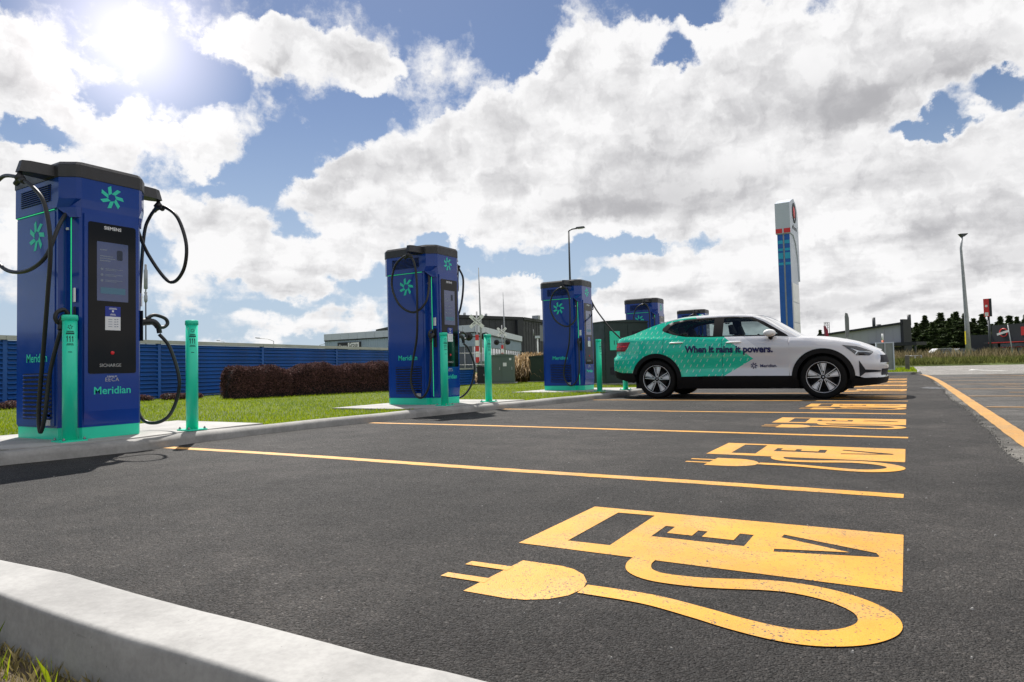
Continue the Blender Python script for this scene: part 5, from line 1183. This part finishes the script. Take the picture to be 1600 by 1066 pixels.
def warehouse():
    P = [at(590, 560, 150), at(700, 560, 119), at(818, 560, 127), at(872, 560, 142)]; P = [p.to_2d() for p in P]; back = Vector((-30, 45)); o = P[1]
    r = thing('dark_warehouse', (o.x, o.y, 0), label='large charcoal clad warehouse behind the pale metal building', cat='building')
    Q = [p-o for p in P]; poly = [tuple(q) for q in Q]+[tuple(Q[3]+back), tuple(Q[0]+back)]; hs = [9.9, 10.35, 10.15, 10.0, 10, 10]
    m = MB(); n = len(poly); m.add([(x, y, 0) for x, y in poly]+[(x, y, h) for (x, y), h in zip(poly, hs)], [(i, (i+1) % n, n+(i+1) % n, n+i) for i in range(n)]+[tuple(n+i for i in range(n))]); m.obj('wall', M['darkclad'], r)
    for i in range(3):
        a, b = Q[i], Q[i+1]; d = (b-a).normalized(); nn = Vector((d.y, -d.x)); L = (b-a).length; m = MB()
        m.add([(*(a+nn*.05), hs[i]-.55), (*(b+nn*.05), hs[i+1]-.55), (*(b+nn*.3), hs[i+1]-.5), (*(a+nn*.3), hs[i]-.5), (*(a+nn*.3), hs[i]+.05), (*(b+nn*.3), hs[i+1]+.05), (*(b-nn*.1), hs[i+1]+.06), (*(a-nn*.1), hs[i]+.06)], [(0, 1, 2, 3), (3, 2, 5, 4), (4, 5, 6, 7)]); m.obj('roof_trim', M['roofdark'], r)
        m = MB()
        for k in range(int(L/1.2)):
            p0 = a+d*(k*1.2+.2)+nn*.004; p1 = p0+d*.12; m.prism([tuple(p0), tuple(p1), tuple(p1+nn*.06), tuple(p0+nn*.06)], 0, min(hs[i], hs[i+1])-.6)
        m.obj('cladding_ribs', M['darkclad'], r, fix=True)
    a, b = Q[1], Q[2]; d = (b-a).normalized(); nn = Vector((d.y, -d.x)); L = (b-a).length
    m = MB(); p0 = a+d*(L-1.6)+nn*.1; p1 = a+d*(L-.3)+nn*.1; m.prism([tuple(p0), tuple(p1), tuple(p1+nn*.7), tuple(p0+nn*.7)], 6.3, 9.6); m.obj('duct', M['darkclad'], r, fix=True)
    for k, (t, h) in enumerate(((.22, .5), (.5, .4))): m = MB(); pp = a+d*L*t; m.cyl((pp.x, pp.y, 10), (pp.x, pp.y, 10.3+h), .25, .25, 10); m.obj('roof_vent', M['steel'], r)
    a, b = Q[2], Q[3]; pp = a.lerp(b, .28); m = MB(); m.box(pp.x-.2, pp.x+1.2, pp.y, pp.y+.8, 10, 10.75); m.obj('roof_vent', M['steel'], r)
    pp = a.lerp(b, .45); d = (b-a).normalized(); nn = Vector((d.y, -d.x)); m = MB(); m.prism([tuple(pp+nn*.06), tuple(pp+d*1.6+nn*.06), tuple(pp+d*1.6+nn*.1), tuple(pp+nn*.1)], 5.8, 9.0); m.obj('translucent_panel', mat('grey_panel', (.14, .15, .16), .5), r, fix=True)
warehouse()

# ------------------------------------------------------------------ fuel price tower
def tower():
    p = at(1232, 560, 40); r = thing('fuel_sign_tower', (p.x, p.y, 0), R(-2), label='tall white and blue fuel price tower behind the car', cat='sign')
    W, T, H = 1.05, .72, 9.6      # W along the broad face (local y), T the narrow side (local x)
    r.scale = (1, 1, 1.075)
    # broad face looks to +x and is strongly foreshortened; narrow side looks to -y
    T_ = T
    def bx(name, m, x0, x1, y0, y1, z0, z1, par=r): q = MB(); q.box(x0, x1, y0, y1, z0, z1, .012); return q.obj(name, m, par)
    bx('core', M['fascia'], -T/2, T/2, 0, 2.4, 0, 7.9)
    hd = MB(); pr = [(-.08, 7.95), (2.35, 7.95), (2.5, 5.3), (2.62, 5.3), (2.62, 8.6), (2.6, 9.4), (2.2, 9.75), (1.3, 9.95), (.5, 9.75), (-.08, 9.45)]
    hd.prism([(2.45, 5.2), (2.62, 5.2), (2.62, 8.9), (2.45, 9.35), (2.0, 9.70), (1.3, 9.88), (.6, 9.70), (.1, 9.50), (-.10, 9.45), (-.10, 7.72), (.9, 7.72), (1.6, 7.35), (2.15, 6.5)], -T/2-.06, T/2+.06, axis='x'); head = hd.obj('head', M['fascia'], r, fix=True)
    bx('red_band', M['redpaint'], -T/2-.062, -.045, -.115, -.09, 7.75, 8.0, head); bx('red_band', M['redpaint'], .045, T/2+.062, -.115, -.09, 7.75, 8.0, head)
    for s in (-1, 1):
        x0, x1 = (-T/2+.01, -.045) if s < 0 else (.045, T/2-.01)
        bx('blue_panel', M['signblue'], x0, x1, -.03, -.002, 2.0, 7.68)
        for z0, z1 in ((7.15, 7.35), (6.75, 6.9), (6.3, 6.65), (5.95, 6.1)): bx('light_blue_stripe', M['signcyan'], x0+.002, x1-.002, -.036, -.0305, z0, z1)
    bx('centre_channel', M['steel'], -.03, .03, -.02, -.002, 0, 7.7)
    for z0, z1 in ((3.9, 4.95), (2.75, 3.85), (1.7, 2.7)): bx('price_panel', M['whitepaint'], T/2+.001, T/2+.03, .15, 2.25, z0, z1)
    q = MB(); q.lathe([(.42, 0), (.58, 0), (.58, .03), (.42, .03)], 28, Matrix.Translation((T/2+.062, 1.3, 9.05)) @ FACE['+x'], True); q.obj('round_emblem', M['roofdark'], head, fix=True)
    q = MB(); q.lathe([(0, 0), (.34, 0), (.34, .02), (0, .02)], 24, Matrix.Translation((T/2+.062, 1.3, 9.08)) @ FACE['+x']); q.obj('emblem_centre', M['redpaint'], head)
    text('self serve', .40, M['roofdark'], '+x', (T/2+.064, 1.3, 8.18), head, bold=.01)
    q = MB(); q.lathe([(0, 0), (.25, 0), (.25, .02), (0, .02)], 16, Matrix.Translation((T/2+.002, 1.2, 1.35)) @ FACE['+x']); q.obj('lower_emblem', M['redpaint'], r)
tower()

# ------------------------------------------------------------------ right-hand background
# grass island beyond the end kerb and the rough verge beyond the road
tag(poly_sheet('grass_island', [(.30, 28.2), (.30, 46), (-30, 46), (-30, 28.15)], .09, M['soil']), kind='structure')
def isl(N): return .28-8*rng.random(N), 28.3+13*rng.random(N)**1.4
tag(blades('island_grass', 26000, isl, .05, .13, .012, M['grass'], .7, lambda a, b: .09), 'green grass on the island beyond the far kerb', 'grass', kind='stuff')
def verge_z(x, y): return .1+.35*max(0, min(1, (y-56)/14))
mb = MB(); xs = np.linspace(-60, 60, 40); ys = np.linspace(55.8, 130, 20); n = len(xs)
mb.add([(x, y, verge_z(x, y) if y > 56 else -.06) for y in ys for x in xs], [(j*n+i, j*n+i+1, (j+1)*n+i+1, (j+1)*n+i) for j in range(len(ys)-1) for i in range(n-1)], True)
tag(mb.obj('rough_ground', M['soil']), kind='structure')
def rough1(N):
    x = -14+38*rng.random(N); y = 56.0+7*rng.random(N)**1.1; k = rng.random(N) < .25+.75*(np.sin(x*1.9+y)+np.sin(x*.63+1)+np.sin(y*2.1) > -.5); return x[k], y[k]
M['verge'] = foliage_mat('verge_grass_blades', (.030, .048, .008), (.25, .26, .07), .35, .8, .3)
M['drystem'] = foliage_mat('dry_stems', (.05, .045, .02), (.42, .33, .18), .5, .85, .2)
tag(blades('green_verge', 80000, rough1, .12, .60, .03, M['verge'], .6, verge_z), 'unmown green grass along the far side of the road', 'grass', kind='stuff')
def rough2(N):
    x = -14+40*rng.random(N); y = 60+14*rng.random(N); k = rng.random(N) < .35+.65*(np.sin(x*1.3)+np.sin(x*.47+2) > -.3); return x[k], y[k]
tag(blades('dry_verge', 24000, rough2, .30, 1.15, .028, M['drystem'], .45, verge_z), 'tall dry seeding grass behind the green verge', 'grass', kind='stuff')

def make_conifer(seed, H, wd, N):
    rg = np.random.default_rng(seed); r = thing('conifer_tree')
    q = MB(); q.tube([(0, 0, 0), (.05, 0, H*.3), (0, .05, H*.7), (.0, 0, H*.95)], [H*.022, H*.017, H*.009, .01], 8)
    for k in range(14):
        a = rg.uniform(0, 6.28); z = H*rg.uniform(.12, .75); L = wd*.42*(1-z/H)+.2; q.tube([(0, 0, z), (L*.6*math.cos(a), L*.6*math.sin(a), z+.05), (L*math.cos(a), L*math.sin(a), z+.25)], [.04, .025, .01], 5)
    q.obj('trunk', M['bark'], r)
    nb = 150; nb = 95; ba = rg.uniform(0, 2*PI, nb); bz = rg.uniform(.10, .97, nb); sil = (1-bz)**.95*rg.uniform(.35, 1.45, nb)+.02
    i = rg.integers(0, nb, N); t = rg.random(N)**.6
    L = wd/2*sil[i]*t; sp = .085*wd*(1-t*.55)*(.30+.70*(1-bz[i]))
    x = np.cos(ba[i])*L+rg.normal(0, 1, N)*sp*.45; y = np.sin(ba[i])*L+rg.normal(0, 1, N)*sp*.45; z = bz[i]*H+L*.22+rg.normal(0, 1, N)*sp*.38; tip = rg.random(N) < .05; x = np.where(tip, rg.normal(0, .035, N), x); y = np.where(tip, rg.normal(0, .035, N), y); z = np.where(tip, H*rg.uniform(.85, 1.10, N), z)
    P = np.stack([x, y, np.clip(z, H*.08, H*1.12)], 1)
    a = rg.normal(size=(N, 3))*np.array([1, 1, .8]); a /= np.linalg.norm(a, axis=1)[:, None]; b = np.cross(a, rg.normal(size=(N, 3))); b /= np.linalg.norm(b, axis=1)[:, None]
    s = (.20*rg.uniform(.5, 1.4, N))[:, None]; V = np.stack([P-a*s, P+b*s*.4, P+a*s, P-b*s*.4], 1).reshape(-1, 3); k = np.arange(N)*4
    raw('crown', V, np.stack([k, k+1, k+2, k+3], 1), M['conifer'], r)
    return r
protos = [make_conifer(11+i, 6.6, 4.4, 17000) for i in range(4)]
tl_ = [(1247, 112, 5.0), (1266, 118, 4.6), (1283, 108, 5.2), (1336, 122, 5.2), (1390, 118, 6.0), (1421, 96, 6.2), (1434, 92, 5.6), (1448, 99, 6.6), (1459, 90, 5.9), (1473, 96, 6.6), (1486, 89, 6.2), (1497, 94, 7.0), (1511, 88, 6.2), (1524, 96, 6.6), (1538, 104, 6.8), (1552, 110, 6.4), (1566, 104, 6.6), (1580, 112, 7.4), (1592, 106, 7.2), (1606, 108, 6.8), (1441, 106, 6.6), (1492, 108, 7.3), (1465, 110, 6.9)]
TG = 'dark conifers in the shelter belt on the right'
names = ['one of the small trees showing above the windscreen', 'dark conifer showing beside the windscreen edge', 'spreading dark tree just above the bonnet', 'small tree behind the feather sign', 'tree top rising behind the grey shop roof']
for i, (x, d, h) in enumerate(tl_):
    o = protos[i] if i < 4 else copy_tree(protos[i % 4]); p = at(x, 557, d); o.location = (p.x, p.y, .2); o.rotation_euler = (0, 0, i*1.3); s = h/6.6*(.86+.07*math.sin(i*3.7)); o.scale = (s*(1.85+.35*math.sin(i*2.3)), s*(1.85+.3*math.sin(i*1.7)), s)
    where = {1421: 'conifer touching the right end of the grey shop', 1434: 'second conifer right of the grey shop', 1448: 'third conifer right of the grey shop, taller than its neighbours', 1459: 'fourth conifer right of the grey shop', 1473: 'broad conifer midway between the grey shop and the tall lamp', 1486: 'second conifer left of the tall lamp',
             1497: 'tallest conifer just left of the tall lamp', 1511: 'conifer directly behind the tall lamp', 1524: 'first conifer right of the tall lamp', 1538: 'conifer just left of the red pole sign', 1552: 'conifer just right of the red pole sign', 1566: 'conifer above the round red restaurant sign', 1580: 'conifer behind the thin bare flag pole',
             1592: 'conifer above the red square sign at the right edge', 1606: 'conifer cut by the right edge of the frame', 1441: 'conifer in the back row above the silver car', 1492: 'back row conifer showing behind the tall lamp', 1465: 'back row conifer above the dark parked car'}
    lab = names[i] if i < 5 else where[x]
    tag(o, lab, 'tree', TG)
# autumn coloured tree at the frame edge
o = make_conifer(55, 7.2, 3.4, 9000); p = at(1607, 555, 118); o.location = (p.x, p.y, .2); o.name = 'yellow_tree'; tag(o, 'yellow green tree at the right edge of the frame', 'tree')
for c in COL.objects:
    if c.parent == o and c.name.startswith('crown'): c.data.materials[0] = foliage_mat('yellow_leaves', (.16, .14, .02), (.45, .36, .07), .6, .7, .3)

def box_building(name, a, b, depth, z0, z1a, z1b, m, label):
    """a-b: ground line of the front seen from the bays"""
    d = (b-a).normalized(); nn = Vector((-d.y, d.x)); r = thing(name, (a.x, a.y, 0), math.atan2(d.y, d.x), label=label, cat='building'); L = (b-a).length
    q = MB(); q.prism([(0, z0), (L, z0), (L, z1b), (0, z1a)], 0, depth, axis='y'); q.obj('wall', m, r, fix=True)
    return r, L
# grey shop with sloping roof
a = at(1288, 560, 74).to_2d(); b = at(1411, 560, 66).to_2d()
r, L = box_building('grey_shop', a, b, 1.0, 0, 3.28, 3.98, M['shopwall'], 'pale grey shop with a mono pitch roof and dark canopy, beyond the car bonnet')
q = MB(); q.prism([(-.3, 3.29), (L+.25, 4.0), (L+.25, 4.17), (-.3, 3.46)], -.35, 1.1, axis='y'); q.obj('roof', M['roofdark'], r, fix=True)
q = MB(); q.box(L+.005, L+.30, -.2, 1.05, 0, 4.45); q.obj('fin_wall', M['roofdark'], r)
q = MB(); q.box(L*.60, L+2.4, -1.6, -.02, 1.82, 2.14); cn = q.obj('canopy', M['roofdark'], r)
for xx in (L*.62, L+2.2): q = MB(); q.box(xx-.06, xx+.06, -1.5, -1.38, 0, 1.81); q.obj('canopy_post', M['darksteel'], r)
q = MB(); q.box(L*.62, L*.80, -.03, .02, .2, 1.8); q.obj('window', M['winglass'], r)
q = MB(); q.box(L*.905, L*.985, -.03, .02, 0, 1.72); q.obj('door', M['roofdark'], r)
for xx, hh, w_ in ((L*.56, 1.15, .16), (L*.62, .35, .22), (L-.15, .85, .17)):
    z0 = 3.29+(4.0-3.29)*xx/L+.12; q = MB(); q.tube([(xx, 1.5, z0-.2), (xx, 1.5, z0+hh)], w_, 10); q.obj('flue', M['darksteel'], r)
n_ = 10
for k in range(n_):
    q = MB(); x0 = L*k/n_; q.box(x0+.02, x0+L/n_-.02, -.018, -.001, 2.2, 3.2+.066*k); q.obj('wall_panel', M['shopwall'], r)
# charcoal restaurant at the right edge
a = at(1513, 560, 84).to_2d(); b = at(1552, 560, 82).to_2d()
r, L = box_building('restaurant', a, b, 12, 0, 3.25, 3.25, M['darkclad'], 'charcoal restaurant with red bands and a round red sign at the right edge')
d1 = (b-a).normalized(); c = at(1660, 560, 74).to_2d(); d2 = Vector(((c-b).dot(d1), (c-b).dot(Vector((-d1.y, d1.x))))); L2 = d2.length; mm = Matrix.Translation((L, 0, 0)) @ Matrix.Rotation(math.atan2(d2.y, d2.x), 4, 'Z')
q = MB(); q.box(0, L2, -.02, 9, 2.35, 4.35, mtx=mm); up_ = q.obj('parapet', M['darkclad'], r)
q = MB(); q.box(.15, L2, .6, 9, 0, 2.34, mtx=mm); q.obj('shopfront', M['winglass'], r)
q = MB(); q.box(-.1, L2, -1.2, -.03, 2.10, 2.33, mtx=mm); q.obj('canopy', M['roofdark'], r)
for z in (2.36, 1.80): q = MB(); q.box(.5, L2, -1.22 if z > 2 else .50, -1.201 if z > 2 else .58, z-.22, z-.12, mtx=mm); q.obj('red_band', M['redpaint'], r)
for k in range(9): q = MB(); x0 = .4+k*1.0; q.box(x0, x0+.22, .42, .58, 0, 1.66, mtx=mm); q.obj('shopfront_post', mat('brown_post', (.22, .12, .09), .7), r)
for k in range(8): q = MB(); x0 = .7+k*1.0; q.box(x0, x0+.62, .575, .595, .35, 1.55, mtx=mm); q.obj('poster', mat('pale_poster', (.22, .24, .25), .5), r)
q = MB(); q.lathe([(.42, 0), (.54, 0), (.54, .05), (.42, .05)], 24, mm @ Matrix.Translation((1.55, -.03, 3.38)) @ FACE['-y'], True); sg = q.obj('round_sign', M['redpaint'], r, fix=True)
q = MB(); q.box(-.80, .80, -.12, -.085, -.13, .13, mtx=mm @ Matrix.Translation((1.55, -.03, 3.38)) @ Matrix.Rotation(R(-14), 4, 'Y')); q.obj('sign_bar', M['whitepaint'], sg)
q = MB(); q.box(3.75, 5.0, -.08, -.03, 2.95, 3.95, mtx=mm); q.obj('red_square_sign', M['redpaint'], r)
# red pole sign
p = at(1549, 560, 80); r = thing('pole_sign', (p.x, p.y, 0), R(-8), label='narrow red and black sign box on a dark pole', cat='sign')
q = MB(); q.cyl((0, 0, 0), (-.06, 0, 5.4), .13, .12, 10); q.obj('pole', M['darksteel'], r)
q = MB(); q.box(-.50, .05, -.15, .15, 5.35, 7.5); bx_ = q.obj('sign_box', M['redpaint'], r); q = MB(); q.box(.052, .30, -.16, .16, 5.35, 7.5); q.obj('black_panel', M['roofdark'], r)
q = MB(); q.box(-.40, -.05, -.165, -.152, 5.42, 5.85); q.obj('white_panel', M['whitepaint'], bx_); q = MB(); q.box(-.34, -.10, -.165, -.152, 6.5, 6.75, mtx=None); q.obj('white_mark', M['whitepaint'], bx_)
# thin pole before the restaurant
p = at(1583, 560, 66); r = thing('flag_pole', (p.x, p.y, 0), label='thin bare grey pole in front of the charcoal restaurant', cat='pole'); q = MB(); q.tube([(0, 0, 0), (-.1, 0, 1.8), (-.28, 0, 3.7)], [.05, .045, .04], 8); q.obj('pole', M['steel'], r); q = MB(); q.lathe([(0, 0), (.06, .02), (.05, .08), (0, .1)], 8, Matrix.Translation((-.28, 0, 3.7))); q.obj('finial', M['steel'], r)
# back of a framed sign board on the island
p = at(1384, 580, 26.8); r = thing('sign_board', (p.x, p.y, .09), R(16), label='back of a framed grey sign board on two posts, right of the car nose', cat='sign')
q = MB(); q.box(-.30, .30, -.02, .02, .08, 1.14); bd = q.obj('board', mat('board_back', (.21, .225, .22), .6, 0, 0, .2, 3), r)
for bx0 in ((-.33, -.285, .06, 1.18), (.285, .33, .06, 1.18)): q = MB(); q.box(bx0[0], bx0[1], -.045, .03, bx0[2], bx0[3]); q.obj('frame', M['fascia'], r)
for z0 in (.05, 1.135): q = MB(); q.box(-.284, .284, -.045, .03, z0, z0+.045); q.obj('frame', M['fascia'], r)
q = MB(); q.box(-.03, .03, -.05, -.021, .10, 1.13); q.obj('rib', M['steel'], r)
for xx in (-.31, .31): q = MB(); q.box(xx-.02, xx+.02, -.015, .025, -.1, .055); q.obj('leg', M['darksteel'], r)
p = at(1380.5, 560, 31); r = thing('marker_post', (p.x, p.y, .05), label='orange and white marker post behind the framed sign board', cat='marker'); q = MB(); q.cyl((0, 0, 0), (0, 0, 1.42), .05, .045, 10); q.obj('lower_sleeve', mat('orange_sleeve', (.70, .12, .03), .5), r); q = MB(); q.cyl((0, 0, 1.42), (0, 0, 1.72), .045, .035, 10); q.obj('upper_sleeve', M['whitepaint'], r)
p = at(1418.5, 584, 27.5); r = thing('timber_post', (p.x, p.y, .05), label='short grey timber post on the grass island by the road', cat='post'); q = MB(); q.box(-.08, .08, -.08, .08, 0, .66, .012); q.obj('shaft', mat('weathered_timber', (.12, .11, .095), .85, 0, 0, .25, 5), r); q = MB(); q.prism(rrect(-.08, .08, -.08, .08, .01), .66, .69, top=rrect(-.05, .05, -.05, .05, .01)); q.obj('top', mat('weathered_timber', (.12, .11, .095), .85), r)
rail_fence(at(1420, 560, 52), at(1440, 560, 52), .78, 2, 'short low metal rail at the edge of the far verge', 1, .035)
# feather sign, red banner, lattice mast
p = at(1325.5, 560, 40); r = thing('feather_sign', (p.x, p.y, 0), YAW, label='grey leaf shaped sign on a thin pole above the bonnet', cat='sign'); q = MB(); q.cyl((0, 0, 0), (-.02, 0, 2.3), .035, .03, 8); q.obj('pole', M['steel'], r); q = MB(); q.prism([(-.10, 1.95), (.02, 1.88), (.12, 2.3), (.13, 3.1), (.06, 3.38), (-.06, 3.42), (-.10, 3.2)], -.03, .03, axis='y'); q.obj('sign_leaf', mat('grey_sign', (.16, .17, .17), .6), r, fix=True)
p = at(1292.5, 560, 62); r = thing('red_banner', (p.x, p.y, 0), YAW, label='narrow red feather banner left of the grey shop', cat='banner'); q = MB(); q.cyl((0, 0, 0), (-.12, 0, 3.9), .04, .03, 8); q.obj('pole', M['darksteel'], r); q = MB(); q.prism([(-.05, 1.6), (.28, 1.7), (.18, 3.3), (-.02, 3.75), (-.22, 3.8), (-.20, 3.4)], -.02, .0, axis='y'); q.obj('banner_cloth', mat('dull_red', (.28, .02, .05), .8), r, fix=True)
p = at(1294, 560, 95); r = thing('lattice_mast', (p.x, p.y, 0), YAW, label='small steel lattice mast beyond the grey shop', cat='mast')
for sx, sy in ((-1, -1), (1, -1), (1, 1), (-1, 1)): q = MB(); q.cyl((sx*.28, sy*.28, 0), (sx*.24, sy*.24, 6.0), .04, .04, 6); q.obj('leg', M['darksteel'], r)
q = MB()
for k in range(9):
    z = .3+k*.64; s = 1 if k % 2 else -1
    for sy in (-1, 1): q.cyl((-s*.26, sy*.26, z), (s*.26, sy*.26, z+.6), .025, .025, 5)
q.cyl((-.4, 0, 5.9), (.4, 0, 5.9), .03, .03, 5); q.obj('bracing', M['darksteel'], r)
# car glimpsed through the long grass
def far_car(x, d, m, label, rz):
    p = at(x, 560, d); r = thing('parked_sedan', (p.x, p.y, .3), rz, label=label, cat='car', group='cars parked beyond the long grass')
    q = MB(); q.prism([(0, .3), (.05, .75), (.7, .85), (1.3, 1.35), (2.7, 1.38), (3.5, .95), (4.2, .85), (4.4, .55), (4.4, .3)], -.85, .85, axis='y'); q.obj('body', m, r, fix=True)
    q = MB(); q.prism([(.95, .90), (1.36, 1.28), (2.66, 1.31), (3.2, .95)], -.86, .86, axis='y'); q.obj('window', M['winglass'], r, fix=True)
    for xx in (.85, 3.5):
        for s in (-1, 1): q = MB(); q.lathe([(0, -.1), (.32, -.1), (.34, 0), (.32, .1), (0, .1)], 16, Matrix.Translation((xx, s*.8, .32)) @ FACE['-y']); q.obj('wheel', M['tyre'], r)
far_car(1443, 80, M['steel'], 'silver car half hidden by long grass, left of the tall lamp', YAW-.2)
far_car(1478, 83, M['darksteel'], 'dark car half hidden by long grass, right beside the silver one', YAW-.2)
